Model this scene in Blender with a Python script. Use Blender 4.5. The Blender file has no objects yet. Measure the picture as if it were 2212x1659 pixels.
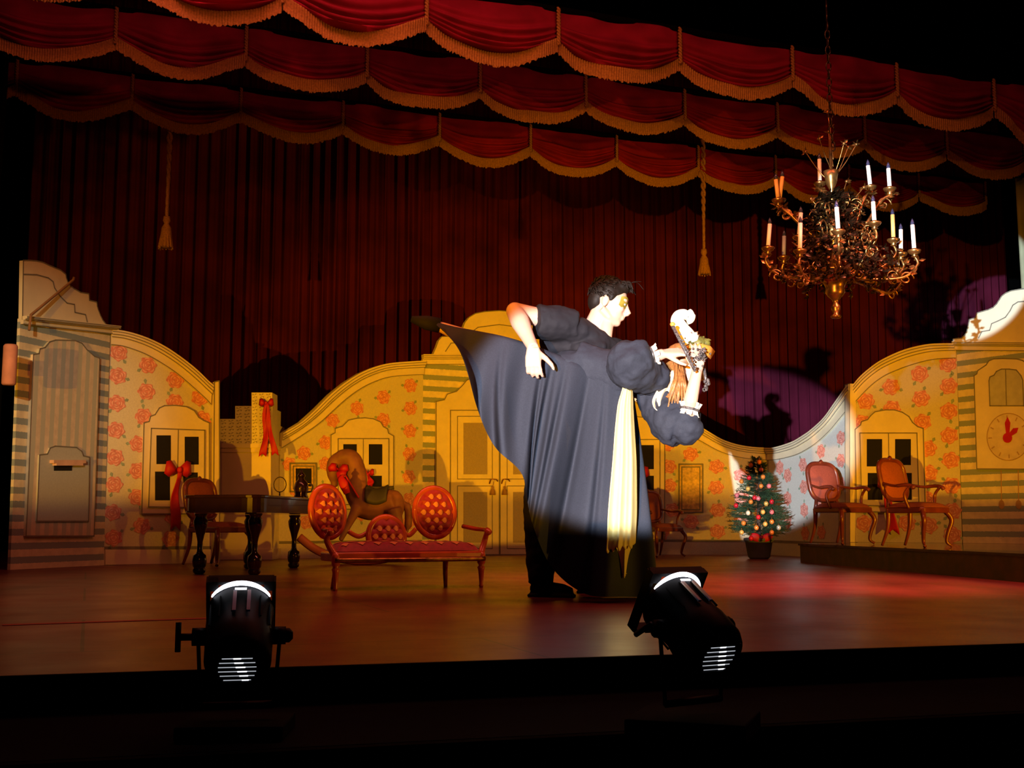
import bpy, bmesh, math, random
from mathutils import Vector, Matrix, noise
from mathutils.geometry import tessellate_polygon
random.seed(7)
PI = math.pi
sc = bpy.context.scene
COL = sc.collection

# ------------------------------------------------------------------ camera
FPX, HZ, CH = 2500.0, 1135.0, 0.365
TILT = math.atan((HZ-829.5)/FPX)
cd = bpy.data.cameras.new('camera'); cam = bpy.data.objects.new('camera', cd); COL.objects.link(cam)
cam.location = (0, 0, CH); cam.rotation_euler = (PI/2+TILT, 0, 0)
cd.sensor_width = 36; cd.lens = FPX/2212*36; cd.clip_start = .05; cd.clip_end = 200
sc.camera = cam
sc.view_settings.view_transform = 'Standard'; sc.view_settings.look = 'None'
sc.view_settings.exposure = 0; sc.view_settings.gamma = 1; sc.view_settings.use_curve_mapping = False

def ray(px, py):
    x, y = (px-1106)/FPX, (829.5-py)/FPX
    return Vector((x, math.cos(TILT)-y*math.sin(TILT), math.sin(TILT)+y*math.cos(TILT)))
def W(px, py, Y):
    d = ray(px, py); return Vector((0, 0, CH))+d*(Y/d.y)
def F(px, py, z=0.0):
    d = ray(px, py); return Vector((0, 0, CH))+d*((z-CH)/d.z)
TH = math.radians(20)
UX = Vector((math.cos(TH), math.sin(TH), 0)); UN = Vector((-math.sin(TH), math.cos(TH), 0))

# ------------------------------------------------------------------ light
w = bpy.data.worlds.new('world'); sc.world = w; w.use_nodes = True
w.node_tree.nodes['Background'].inputs[0].default_value = (.5, .6, 1, 1)
w.node_tree.nodes['Background'].inputs[1].default_value = .006
def spot(name, loc, target, power, color, size, blend=.1, radius=.05):
    l = bpy.data.lights.new(name, 'SPOT'); l.energy = power; l.color = color
    l.spot_size = math.radians(size); l.spot_blend = blend; l.shadow_soft_size = radius
    o = bpy.data.objects.new(name, l); COL.objects.link(o); o.location = loc
    o.rotation_euler = (Vector(target)-Vector(loc)).to_track_quat('-Z', 'Y').to_euler(); return o
def area(name, loc, target, power, color, sx, sy):
    l = bpy.data.lights.new(name, 'AREA'); l.energy = power; l.color = color
    l.shape = 'RECTANGLE'; l.size = sx; l.size_y = sy
    o = bpy.data.objects.new(name, l); COL.objects.link(o); o.location = loc
    o.rotation_euler = (Vector(target)-Vector(loc)).to_track_quat('-Z', 'Y').to_euler(); return o
AMB = (1, .39, .002)
# amber floods: one low in the house on the left, one in the right hand wing, plus fills added for dancers and valances
o = spot('amber_flood', (-5.2, -10, -.3), (.9, 13, 1.3), 15500, AMB, 32, .9, .06); o.scale = (1, .6, 1)
spot('amber_flood', (5.9, 4.2, .22), (-.3, 14.4, 1.3), 2250, AMB, 54, 1, .04)
spot('amber_flood', (5.4, 4.7, .35), (1.0, 5.8, 1.0), 260, (1, .5, .03), 30, .5, .04)  # added amber lamp to colour sash and hair from the right
spot('valance_fill', (-.6, 1.3, 2.5), (-.2, 10.5, 4.1), 350, (1, .25, .01), 75, 1, .1)  # unseen lamp put in to brighten the swags
# follow spot on the dancers and the ones that catch the scenery
o = spot('follow_spot', (-2.2, -6, .5), (.68, 5.9, .99), 23000, (.80, .88, 1), 8.7, .22, .03); o.scale = (1, .74, 1)
spot('side_spot', (-4, -6, 1.2), W(2078, 600, 11.8), 30000, (.62, .80, 1), 4.0, .08, .03)
spot('side_spot', (-1, -6, 3), W(60, 850, 10), 3600, (1, .80, .50), 8.6, .9, .05)
# unseen overhead fills added to redden and brighten the boards
area('floor_fill', (0.2, 6.2, 4.6), (0.3, 7.0, 0), 125, (1, .20, .12), 7, .4)
spot('side_spot', (-3, -5, 1.5), W(1812, 500, 7.4), 700, (.85, .88, 1), 6.5, .6, .05)  # added cool spot that whitens the chandelier candles
spot('floor_fill_spot', (3.2, 5, 4.3), (1.75, 7.6, 0), 2600, (1, .26, .20), 42, .9, .2)  # added lamp for the pink pool on the floor

# ------------------------------------------------------------------ helpers
OFF = {}
def tag(o, label=None, cat=None, group=None, kind=None):
    if label: o['label'] = label
    if cat: o['category'] = cat
    if group: o['group'] = group
    if kind: o['kind'] = kind
    return o
def thing(name, label, cat, loc=(0, 0, 0), group=None):
    o = bpy.data.objects.new(name, None); COL.objects.link(o); o.location = loc; o.empty_display_size = .1
    OFF[o] = Vector(loc); return tag(o, label, cat, group)
def copy_tree(o, parent=None):
    c = o.copy(); COL.objects.link(c); c.parent = parent
    for ch in list(o.children): copy_tree(ch, c)
    return c

class M:
    def __init__(s): s.v = []; s.f = []; s.m = []; s.sm = []
    def add(s, vs, fs, mi=0, smooth=False):
        b = len(s.v); s.v += [Vector(q) for q in vs]
        for f in fs: s.f.append([b+i for i in f]); s.m.append(mi); s.sm.append(smooth)
    def box(s, c, d, R=None, mi=0):
        c = Vector(c); x, y, z = d[0]/2, d[1]/2, d[2]/2
        vs = [Vector((i*x, j*y, k*z)) for i in (-1, 1) for j in (-1, 1) for k in (-1, 1)]
        if R: vs = [R @ q for q in vs]
        s.add([c+q for q in vs], [(0, 1, 3, 2), (4, 6, 7, 5), (0, 4, 5, 1), (2, 3, 7, 6), (0, 2, 6, 4), (1, 5, 7, 3)], mi)
        return s
    def tube(s, path, rad, n=10, mi=0, smooth=True, caps=True, flat=1.0, flatdir=None):
        path = [Vector(p) for p in path]; k = len(path)
        if not hasattr(rad, '__len__'): rad = [rad]*k
        up = None; vs = []
        for i, p in enumerate(path):
            t = (path[min(i+1, k-1)]-path[max(i-1, 0)])
            t = t.normalized() if t.length > 1e-9 else Vector((0, 0, 1))
            if up is None:
                up = Vector((0, 0, 1)) if abs(t.z) < .9 else Vector((1, 0, 0))
                if flatdir is not None: up = Vector(flatdir)
            a = (up-t*up.dot(t))
            if a.length < 1e-6: a = t.orthogonal()
            a.normalize(); up = a; b = t.cross(a)
            for j in range(n):
                q = 2*PI*j/n; vs.append(p+a*(math.cos(q)*rad[i]*flat)+b*(math.sin(q)*rad[i]))
        fs = [(i*n+j, i*n+(j+1) % n, (i+1)*n+(j+1) % n, (i+1)*n+j) for i in range(k-1) for j in range(n)]
        if caps: fs += [tuple(range(n))[::-1], tuple((k-1)*n+j for j in range(n))]
        s.add(vs, fs, mi, smooth); return s
    def lathe(s, c, prof, n=20, axis=(0, 0, 1), mi=0, smooth=True):
        ax = Vector(axis).normalized(); a = ax.orthogonal().normalized(); b = ax.cross(a); c = Vector(c)
        vs = [c+ax*h+(a*math.cos(2*PI*j/n)+b*math.sin(2*PI*j/n))*r for r, h in prof for j in range(n)]
        k = len(prof)
        fs = [(i*n+j, i*n+(j+1) % n, (i+1)*n+(j+1) % n, (i+1)*n+j) for i in range(k-1) for j in range(n)]
        fs += [tuple(range(n))[::-1], tuple((k-1)*n+j for j in range(n))]
        s.add(vs, fs, mi, smooth); return s
    def ell(s, c, r, R=None, n=14, mi=0):
        c = Vector(c); vs = []; m = n//2
        for i in range(m+1):
            th = PI*i/m
            for j in range(n):
                ph = 2*PI*j/n
                q = Vector((r[0]*math.sin(th)*math.cos(ph), r[1]*math.sin(th)*math.sin(ph), r[2]*math.cos(th)))
                vs.append(c+(R @ q if R else q))
        fs = [(i*n+j, (i+1)*n+j, (i+1)*n+(j+1) % n, i*n+(j+1) % n) for i in range(m) for j in range(n)]
        s.add(vs, fs, mi, True); return s
    def grid(s, fn, nu, nv, mi=0, smooth=True, closeu=False):
        vs = [fn(i/nu, j/nv) for j in range(nv+1) for i in range(nu+1)]
        s.add(vs, [(j*(nu+1)+i, j*(nu+1)+i+1, (j+1)*(nu+1)+i+1, (j+1)*(nu+1)+i) for j in range(nv) for i in range(nu)], mi, smooth)
        return s
    def prism(s, poly, fr, d0, d1, mi=0, holes=(), side=None):
        """poly in (a, z), extruded between offsets d0 (back) and d1 (front) of frame fr"""
        loops = [list(poly)]+[list(h) for h in holes]; flat = [p for l in loops for p in l]
        tris = tessellate_polygon([[Vector((p[0], p[1], 0)) for p in l] for l in loops])
        n = len(flat)
        vs = [fr(p[0], p[1], d1) for p in flat]+[fr(p[0], p[1], d0) for p in flat]
        s.add(vs, [tuple(t) for t in tris]+[tuple(n+i for i in reversed(t)) for t in tris], mi)
        b = len(s.v)-2*n; k = 0
        for l in loops:
            for i in range(len(l)):
                a, c = k+i, k+(i+1) % len(l)
                s.f.append([b+a, b+c, b+n+c, b+n+a]); s.m.append(mi if side is None else side); s.sm.append(False)
            k += len(l)
        return s
    def build(s, name, mats, parent=None, world=False, mods=None, kind=None, label=None):
        me = bpy.data.meshes.new(name); off = OFF.get(parent, Vector()) if world else Vector()
        me.from_pydata([tuple(q-off) for q in s.v], [], s.f)
        if not isinstance(mats, (list, tuple)): mats = [mats]
        for m in mats: me.materials.append(m)
        me.polygons.foreach_set('material_index', s.m); me.polygons.foreach_set('use_smooth', s.sm)
        bm = bmesh.new(); bm.from_mesh(me)
        if world != 'raw': bmesh.ops.recalc_face_normals(bm, faces=bm.faces)
        bm.to_mesh(me); bm.free(); me.update()
        o = bpy.data.objects.new(name, me); COL.objects.link(o)
        if parent is not None: o.parent = parent; OFF[o] = OFF.get(parent, Vector())
        if kind: o['kind'] = kind
        if label: o['label'] = label
        for t, kw in (mods or []):
            md = o.modifiers.new(t.lower(), t)
            for k_, v_ in kw.items(): setattr(md, k_, v_)
        return o
def rmesh(vox, sm=4): return [('REMESH', dict(mode='VOXEL', voxel_size=vox, use_smooth_shade=True)), ('SMOOTH', dict(factor=.5, iterations=sm))]

def bez(pts, n=8):
    """Catmull-Rom through points"""
    pts = [Vector(p) for p in pts]; out = []
    for i in range(len(pts)-1):
        p0 = pts[max(i-1, 0)]; p1 = pts[i]; p2 = pts[i+1]; p3 = pts[min(i+2, len(pts)-1)]
        for j in range(n):
            t = j/n
            out.append(.5*((2*p1)+(p2-p0)*t+(2*p0-5*p1+4*p2-p3)*t*t+(3*p1-p0-3*p2+p3)*t**3))
    return out+[pts[-1]]
def bez2(pts, n=6): return [(p.x, p.y) for p in bez([(a, b, 0) for a, b in pts], n)]
def lerp(a, b, t): return a+(b-a)*t

# ------------------------------------------------------------------ materials
def mat(name, col, rough=.6, metal=0, var=.12, scale=12, bump=0, bscale=60, sheen=0, coat=0, emit=None, es=0, spec=.5, stretch=None, col2=None):
    m = bpy.data.materials.new(name); m.use_nodes = True; nt = m.node_tree; b = nt.nodes['Principled BSDF']
    b.inputs['Roughness'].default_value = rough; b.inputs['Metallic'].default_value = metal
    b.inputs['Specular IOR Level'].default_value = spec
    b.inputs['Sheen Weight'].default_value = sheen; b.inputs['Coat Weight'].default_value = coat
    tc = nt.nodes.new('ShaderNodeTexCoord'); src = tc.outputs['Object']
    if stretch:
        mp = nt.nodes.new('ShaderNodeMapping'); mp.inputs['Scale'].default_value = stretch
        nt.links.new(src, mp.inputs[0]); src = mp.outputs[0]
    nz = nt.nodes.new('ShaderNodeTexNoise'); nz.inputs['Scale'].default_value = scale; nz.inputs['Detail'].default_value = 5
    nt.links.new(src, nz.inputs['Vector'])
    cr = nt.nodes.new('ShaderNodeValToRGB')
    c2 = col2 or [max(0, c*(1+var)) for c in col]; c1 = [c*(1-var) for c in col]
    cr.color_ramp.elements[0].color = (*c1, 1); cr.color_ramp.elements[1].color = (*c2, 1)
    cr.color_ramp.elements[0].position = .3; cr.color_ramp.elements[1].position = .7
    nt.links.new(nz.outputs[0], cr.inputs[0]); nt.links.new(cr.outputs[0], b.inputs['Base Color'])
    if bump:
        n2 = nt.nodes.new('ShaderNodeTexNoise'); n2.inputs['Scale'].default_value = bscale; nt.links.new(src, n2.inputs['Vector'])
        bp = nt.nodes.new('ShaderNodeBump'); bp.inputs['Strength'].default_value = bump; bp.inputs['Distance'].default_value = .01
        nt.links.new(n2.outputs[0], bp.inputs['Height']); nt.links.new(bp.outputs[0], b.inputs['Normal'])
    if emit: b.inputs['Emission Color'].default_value = (*emit, 1); b.inputs['Emission Strength'].default_value = es
    return m
def stripe_mat(name, direction, period, c1, c2, duty=.5, phase=0, rough=.75):
    m = mat(name, c1, rough); nt = m.node_tree; b = nt.nodes['Principled BSDF']
    tc = [n for n in nt.nodes if n.type == 'TEX_COORD'][0]
    d = nt.nodes.new('ShaderNodeVectorMath'); d.operation = 'DOT_PRODUCT'; d.inputs[1].default_value = direction
    nt.links.new(tc.outputs['Object'], d.inputs[0])
    nz = nt.nodes.new('ShaderNodeTexNoise'); nz.inputs['Scale'].default_value = 90; nt.links.new(tc.outputs['Object'], nz.inputs['Vector'])
    def mth(op, a, v2=None, link=None):
        k = nt.nodes.new('ShaderNodeMath'); k.operation = op; nt.links.new(a, k.inputs[0])
        if link is not None: nt.links.new(link, k.inputs[1])
        elif v2 is not None: k.inputs[1].default_value = v2
        return k.outputs[0]
    nn = mth('MULTIPLY', mth('SUBTRACT', nz.outputs[0], .5), .12)
    q = mth('FRACT', mth('ADD', mth('ADD', mth('DIVIDE', d.outputs['Value'], period), phase), link=nn))
    g = mth('GREATER_THAN', q, duty)
    mx = nt.nodes.new('ShaderNodeMix'); mx.data_type = 'RGBA'; nt.links.new(g, mx.inputs[0])
    old = b.inputs['Base Color'].links[0].from_socket
    nt.links.new(old, mx.inputs[6]); mx.inputs[7].default_value = (*c2, 1)
    nt.links.new(mx.outputs[2], b.inputs['Base Color']); return m

CREAM = (.76, .68, .45)
m_cream = mat('painted_cream', CREAM, .7, var=.06, scale=5)
m_paper = mat('wallpaper_cream', (.64, .60, .42), .75, var=.07, scale=70)
m_line = mat('painted_line', (.20, .19, .14), .8)
m_rose = mat('painted_rose', (.66, .25, .19), .8, var=.2, scale=40)
m_rose2 = mat('painted_rose_light', (.82, .46, .36), .8, var=.1)
m_leaf = mat('painted_leaf', (.27, .36, .26), .8, var=.2)
m_teal = (.27, .33, .31)
m_flat_dark = mat('dark_opening', (.004, .004, .005), .9)  # flat black stands for the dark behind windows and stove slot
m_doorpanel = mat('door_panel_mauve', (.36, .30, .27), .8, var=.1, scale=80)
m_gold = mat('painted_gold', (.62, .42, .13), .45, var=.35, scale=26, bump=.3)
m_goldline = mat('painted_gold_line', (.30, .17, .06), .6)
m_redrib = mat('red_ribbon', (.48, .006, .012), .6, var=.15)
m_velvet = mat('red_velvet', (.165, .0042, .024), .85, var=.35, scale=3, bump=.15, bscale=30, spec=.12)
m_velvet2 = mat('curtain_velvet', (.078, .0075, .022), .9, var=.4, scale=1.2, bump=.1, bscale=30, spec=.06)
m_fringe = mat('gold_fringe', (.24, .115, .02), .8, var=.3, scale=80)
m_wood = mat('chair_wood', (.11, .020, .010), .35, var=.3, scale=9, coat=.4)
m_fabric = mat('terracotta_fabric', (.20, .042, .024), .9, var=.15, scale=90)
m_dark = mat('dark_polished_wood', (.018, .007, .005), .16, var=.3, scale=7, coat=.6)
m_setwood = mat('settee_wood', (.50, .085, .03), .25, var=.25, scale=12, coat=.5)
m_setfab = mat('settee_crimson', (.32, .010, .035), .6, var=.2, scale=40, sheen=.3)
m_dot = mat('settee_gold_dots', (.72, .30, .10), .6, var=.1)
m_black = mat('lamp_black', (.0016, .0016, .002), .5, var=.1, spec=.05)
m_bk = mat('masking_black', (.0015, .0015, .0015), .95, spec=.03)
m_apron = mat('apron_grey', (.004, .0045, .006), .9, var=.3, scale=4, spec=.03)
m_glow = mat('lamp_lens_glow', (.9, .9, 1), .3, emit=(.86, .88, 1), es=6.0)
m_glow2 = mat('lamp_vent_glow', (.7, .7, .7), .3, emit=(.9, .93, 1), es=1.6)
m_glow3 = mat('lamp_vent_glow_dim', (.7, .7, .7), .3, emit=(.85, .9, 1), es=.42)
m_ribs = mat('lamp_ribs_glint', (.35, .42, .7), .5)  # pale colour stands in for white reflections on the top ribs
m_brass = mat('aged_brass', (.30, .15, .04), .32, metal=.85, var=.6, scale=22)
m_brassd = mat('dark_bronze', (.035, .022, .010), .35, metal=.8, var=.5, scale=30)
m_candle = mat('candle_ivory', (.85, .80, .68), .5, var=.05)
m_candley = mat('candle_amber', (.8, .45, .12), .5, var=.05)
m_bulb = mat('dark_bulb', (.03, .03, .06), .1)
m_skin = mat('skin', (.62, .36, .25), .5, var=.06)
m_hair = mat('dark_hair', (.010, .006, .004), .6, var=.3, scale=60, spec=.2)
m_blond = mat('blond_hair', (.30, .12, .03), .5, var=.35, scale=50)
m_shirt = mat('black_shirt', (.012, .011, .0145), .8, var=.15, bump=.1, spec=.25)
m_trouser = mat('black_trousers', (.005, .0045, .0045), .85, spec=.15)
m_dress = mat('black_dress_cloth', (.025, .028, .040), .78, var=.12, scale=160, bump=.05, bscale=200, spec=.25)
m_sash = mat('yellow_satin_sash', (.80, .66, .26), .5, var=.06)
m_veil = mat('cream_veil', (.82, .66, .42), .6, var=.15)
m_white = mat('white_satin', (.85, .82, .68), .5, var=.05)
m_green = mat('green_gold_brocade', (.13, .12, .02), .5, var=.5, scale=60)
m_shoe = mat('shoe_leather', (.012, .010, .009), .75, spec=.15)
m_bead = mat('black_beads', (.015, .013, .015), .25, var=.5, scale=120, col2=(.16, .13, .12))
m_orange = mat('orange_satin', (.75, .28, .04), .5, var=.2)
m_gmask = mat('gold_face_paint', (.26, .20, .025), .45, var=.25, scale=40)
m_horse = mat('rocking_horse_brown', (.24, .10, .05), .6, var=.3, scale=8)
m_saddle = mat('saddle_dark_green', (.05, .05, .03), .6)
m_rock = mat('rocker_orange_wood', (.50, .16, .05), .5)
m_pine = mat('pine_needles', (.035, .075, .028), .7, var=.5, scale=30)
m_bark = mat('bark', (.07, .04, .025), .9)
m_pot = mat('blue_grey_pot', (.10, .14, .17), .8)
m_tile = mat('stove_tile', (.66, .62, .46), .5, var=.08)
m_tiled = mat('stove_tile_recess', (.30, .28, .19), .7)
m_pink = mat('pink_plaster', (.55, .24, .17), .7)
m_rope = mat('brown_rope', (.25, .12, .05), .8)

# stage boards: red brown, semi gloss, with board joints and scuffs
m_floor = mat('stage_boards', (.15, .020, .020), .33, var=.35, scale=2.2, stretch=(1.2, .35, 1), col2=(.21, .034, .030), spec=.22)
nt = m_floor.node_tree; b = nt.nodes['Principled BSDF']
tc = nt.nodes.new('ShaderNodeTexCoord'); mp = nt.nodes.new('ShaderNodeMapping'); mp.inputs['Rotation'].default_value = (0, 0, -TH)
nt.links.new(tc.outputs['Object'], mp.inputs[0])
bk = nt.nodes.new('ShaderNodeTexBrick'); bk.inputs['Scale'].default_value = 1; bk.inputs['Brick Width'].default_value = 2.44; bk.inputs['Row Height'].default_value = 1.22
bk.inputs['Mortar Size'].default_value = .006; bk.inputs['Color1'].default_value = (1, 1, 1, 1); bk.inputs['Color2'].default_value = (.86, .86, .86, 1); bk.inputs['Mortar'].default_value = (.3, .3, .3, 1)
nt.links.new(mp.outputs[0], bk.inputs['Vector'])
mx = nt.nodes.new('ShaderNodeMix'); mx.data_type = 'RGBA'; mx.blend_type = 'MULTIPLY'; mx.inputs[0].default_value = 1
nt.links.new(b.inputs['Base Color'].links[0].from_socket, mx.inputs[6]); nt.links.new(bk.outputs[0], mx.inputs[7]); nt.links.new(mx.outputs[2], b.inputs['Base Color'])
n2 = nt.nodes.new('ShaderNodeTexNoise'); n2.inputs['Scale'].default_value = 3; nt.links.new(tc.outputs['Object'], n2.inputs['Vector'])
mr = nt.nodes.new('ShaderNodeMapRange'); mr.inputs[3].default_value = .26; mr.inputs[4].default_value = .45
nt.links.new(n2.outputs[0], mr.inputs[0]); nt.links.new(mr.outputs[0], b.inputs['Roughness'])
n3 = nt.nodes.new('ShaderNodeTexNoise'); n3.inputs['Scale'].default_value = 14; nt.links.new(tc.outputs['Object'], n3.inputs['Vector'])
bp = nt.nodes.new('ShaderNodeBump'); bp.inputs['Strength'].default_value = .25; bp.inputs['Distance'].default_value = .004
nt.links.new(n3.outputs[0], bp.inputs['Height']); nt.links.new(bp.outputs[0], b.inputs['Normal'])

# ------------------------------------------------------------------ structure
def ident(a, z, d): return Vector((a, z, d))
e0 = F(0, 1461); e1 = F(2212, 1390)
ed = (e1-e0).normalized()
A = e0-ed*2.5; B = e1+ed*5
m = M(); m.prism([(A.x, A.y), (B.x, B.y), (12, 20), (-10, 20), (-10, A.y)], ident, -.12, 0)
tag(m.build('floor', m_floor), kind='structure')
nrm = Vector((ed.y, -ed.x, 0))   # towards the audience
a2, b2 = A+nrm*.02, B+nrm*.02; a3, b3 = A+nrm*.62, B+nrm*.62
def quad3(a, b_, c, d): return [(a.x, a.y), (b_.x, b_.y), (c.x, c.y), (d.x, d.y)]
m = M(); m.prism(quad3(A+nrm*.001, B+nrm*.001, b2, a2), ident, -.16, .0015); tag(m.build('trim_1', m_bk), kind='structure')
m = M(); m.prism(quad3(a2, b2, b3, a3), ident, -.16, -.09); tag(m.build('trim_2', m_apron), kind='structure')
m = M(); m.prism(quad3(a3+nrm*.001, b3+nrm*.001, b3+nrm*.03, a3+nrm*.03), ident, -1.2, -.091); tag(m.build('trim_3', m_bk), kind='structure')
m = M(); m.box((-2, -2, -.60), (11, .12, 1.28)); tag(m.build('flood_blocker', m_bk), kind='structure')   # unseen blocker added behind the camera, keeps flood light off lamps and hem
m = M(); m.box((0, -3, -1.25), (24, 13, .08)); tag(m.build('floor_pit', m_bk), kind='structure')
m = M(); m.box((1, 20.6, 4.5), (30, .1, 9.4)); tag(m.build('wall_back', m_bk), kind='structure')
m = M(); m.box((-7.2, 13.2, 4.5), (.1, 14.6, 9.4)); tag(m.build('wall_left', m_bk), kind='structure')
m = M(); m.box((10.5, 14, 4.5), (.1, 13, 9.4)); tag(m.build('wall_right', m_bk), kind='structure')
m = M(); m.box((1, 12, 9.25), (30, 17.5, .1)); tag(m.build('ceiling', m_bk), kind='structure')
# red tape line on the boards at left
p, q = F(5, 1352), F(455, 1337)
dd = (q-p).normalized(); nn = Vector((-dd.y, dd.x, 0))
m = M(); m.add([p+Vector((0, 0, .002)), q+Vector((0, 0, .002)), q+nn*.05+Vector((0, 0, .002)), p+nn*.05+Vector((0, 0, .002))], [(0, 1, 2, 3)])
tag(m.build('floor_tape', mat('red_tape', (.30, .015, .012), .6)), 'thin dark red tape line across the stage boards at far left', 'tape')

# ------------------------------------------------------------------ curtain
def curtain(name, p0, p1, z0, z1, period, amp, material, seed, label, cat='curtain', n_per=10, parent=None):
    d = p1-p0; L = d.length; e = d.normalized(); n = Vector((e.y, -e.x, 0)); nu = int(L/period*n_per)
    def fn(u, v):
        s_ = u*L; ph = 2*PI*s_/period+1.8*noise.noise(Vector((s_*1.1, seed, 0)))
        a = amp*(.55+.9*abs(noise.noise(Vector((s_*.9, seed+5, 0)))))*(.75+.35*(1-v))
        off = a*math.sin(ph+.5*math.sin(v*3+s_))+.35*a*math.sin(2.3*ph+1)+.05*noise.noise(Vector((s_*.6, v*2, seed)))
        return p0+e*(s_+.3*a*math.cos(ph))+n*off+Vector((0, 0, lerp(z1, z0, v)))
    m = M(); m.grid(fn, nu, 14)
    return m.build(name, material, parent, mods=[('SOLIDIFY', dict(thickness=.006))])
C0 = Vector((.3, 16.8, 0))
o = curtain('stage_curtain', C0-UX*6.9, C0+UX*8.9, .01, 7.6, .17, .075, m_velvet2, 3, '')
tag(o, 'full-width dark red velvet curtain hanging in vertical pleats behind the scenery', 'curtain')
# side leg at the far right edge
o = curtain('side_curtain', W(2185, 400, 10.9)*1, W(2360, 400, 10.6)*1, 0, 0, .2, .05, m_velvet, 8, '')
me = o.data
bpy.data.objects.remove(o)
pa = W(2192, 400, 12.2); pb = W(2420, 400, 12.0); pa.z = pb.z = 0
m_leg = mat('grey_green_drape', (.30, .30, .17), .8, var=.25, scale=3)
o = curtain('side_curtain', pa, pb, .19, 4.1, .22, .05, m_leg, 8, '')
tag(o, 'narrow grey green drape hanging at the extreme right edge behind the clock flat', 'curtain')
o = curtain('side_curtain', Vector((-4.9, 10.2, 0)), Vector((-4.22, 9.2, 0)), .01, 6.2, .22, .05, m_bk, 18, '')
tag(o, 'plain black masking drape at the left edge of the stage', 'curtain')

# ------------------------------------------------------------------ valances
def valance(idx, Y0, kx0, kx1, ytop, yjun, k0, k1, label, endsag=0):
    P0 = Vector((0, Y0, 0))
    def onrow(px, py):
        d = ray(px, py); t = (P0-Vector((0, 0, CH))).dot(UN)/d.dot(UN)
        return Vector((0, 0, CH))+d*t
    a = onrow(kx0, yjun); b_ = onrow(kx1, yjun); wdt = (b_-a).dot(UX); zj = onrow(kx0, yjun).z; zt = onrow(kx0, ytop).z
    base = Vector((a.x, a.y, 0))
    t = thing('swagged_valance', label, 'valance', base-UX*0+Vector((0, 0, zt)))
    FR = .095
    for k in range(k0, k1):
        last = (k == k1-1 and endsag)
        s0 = base+UX*(wdt*k); rs = random.random()*10
        sag0 = .175 if not last else endsag
        def cat(u): return 4*u*(1-u)
        def sw(u, v, s0=s0, rs=rs, sag0=sag0):
            zb = zj-sag0*cat(u)
            zz = zt+(zb-zt)*v
            rip = math.sin(2*PI*(v**2.2*4.6)+rs+2.6*noise.noise(Vector((u*2.2, v*1.5, rs))))
            pinch = min(1, 5*min(u, 1-u)+.25)
            d = .035+.05*cat(u)*v+.040*rip*(.12+v*v*1.2)*pinch+.06*noise.noise(Vector((u*2.6+rs, v*2.4+u, 1)))*(1-v*.4)*pinch
            return s0+UX*(wdt*u)-UN*d+Vector((0, 0, zz))
        m = M(); m.grid(sw, 36, 40)
        sg = m.build('swag', m_velvet, t, world='x', mods=[('SOLIDIFY', dict(thickness=.005))])
        m = M(); N = 110; vs = []; fs = []
        for i in range(N+1):
            u = i/N; p = sw(u, 1); ln = FR*(1+.10*random.uniform(-1, 1))
            o_ = -UN*(.010+.005*(i % 2)); jit = UX*random.uniform(-.004, .004)
            vs += [p+o_*1.2+Vector((0, 0, .014)), p+o_*1.6, p+o_+Vector((0, 0, -ln*.55)), p+o_+jit+Vector((0, 0, -ln))]
        for i in range(N):
            for j in range(3): fs.append((i*4+j, i*4+4+j, i*4+5+j, i*4+1+j))
        m.add(vs, fs, 0, False)
        m.build('fringe', m_fringe, sg, world='x', mods=[('SOLIDIFY', dict(thickness=.004))])
    for k in range(k0, k1+1):
        s0 = base+UX*(wdt*k)-UN*.06; m = M(); n = 40
        for ph in (0, PI):
            m.tube([s0+Vector((0, 0, lerp(zt+.01, zj-.05, i/n)))+UX*(.008*math.cos(i*.9+ph))+UN*(.008*math.sin(i*.9+ph)) for i in range(n+1)], .009, 6)
        m.build('cord', m_fringe, t, world='x')
    m = M(); q0 = base+UX*(wdt*k0); q1 = base+UX*(wdt*k1)
    m.tube([q0+Vector((0, 0, zt+.01))-UN*.02, q1+Vector((0, 0, zt+.01))-UN*.02], .03, 8); m.build('batten', m_bk, t, world='x')
    return t, onrow
valance(1, 8.0, 917, 1200, -19, 47, -4, 6, 'front red velvet valance with large gold fringed swags, nearest the audience', .22)
valance(2, 9.9, 1033, 1260, 137, 193, -6, 6, 'middle red velvet valance with gold fringed swags, between front and rear ones', .18)
valance(3, 11.7, 946, 1142, 250, 298, -6, 7, 'rear red velvet valance with small gold fringed swags, just before the pleated curtain', .15)

# hanging cords with tassels
def tassel(px, y0, y1, Y, tilt, label):
    top = W(px+tilt, y0, Y); bot = W(px, y1, Y)
    t = thing('tassel_cord', label, 'tassel', top)
    L = top.z-bot.z; m = M(); n = 60
    for ph in (0, PI):
        m.tube([top.lerp(bot, i/n*.84)+Vector((.018*math.cos(i*.8+ph)*math.sin(PI*min(1, .2+i/n)), .012*math.sin(i*.8+ph), 0)) for i in range(n+1)], .016, 6)
    m.build('cord', m_fringe, t, world='x')
    m = M(); c = top.lerp(bot, .84)
    m.lathe(c, [(.0, .03), (.03, .02), (.035, -.02), (.022, -.05), (.045, -.09), (.06, -L*.16+.01), (.055, -L*.16)], 14)
    for j in range(14):
        a = 2*PI*j/14; m.tube([c+Vector((.03*math.cos(a), .03*math.sin(a), -.08)), c+Vector((.065*math.cos(a), .065*math.sin(a), -L*.16-.02*random.random()))], .008, 5)
    m.build('tassel', m_fringe, t, world='x')
tassel(358, 150, 535, 10.55, 14, 'long gold cord with tassel hanging over the left part of the curtain')
tassel(1521, 285, 592, 12.43, -3, 'long gold cord with tassel hanging over the curtain left of the chandelier')

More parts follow.
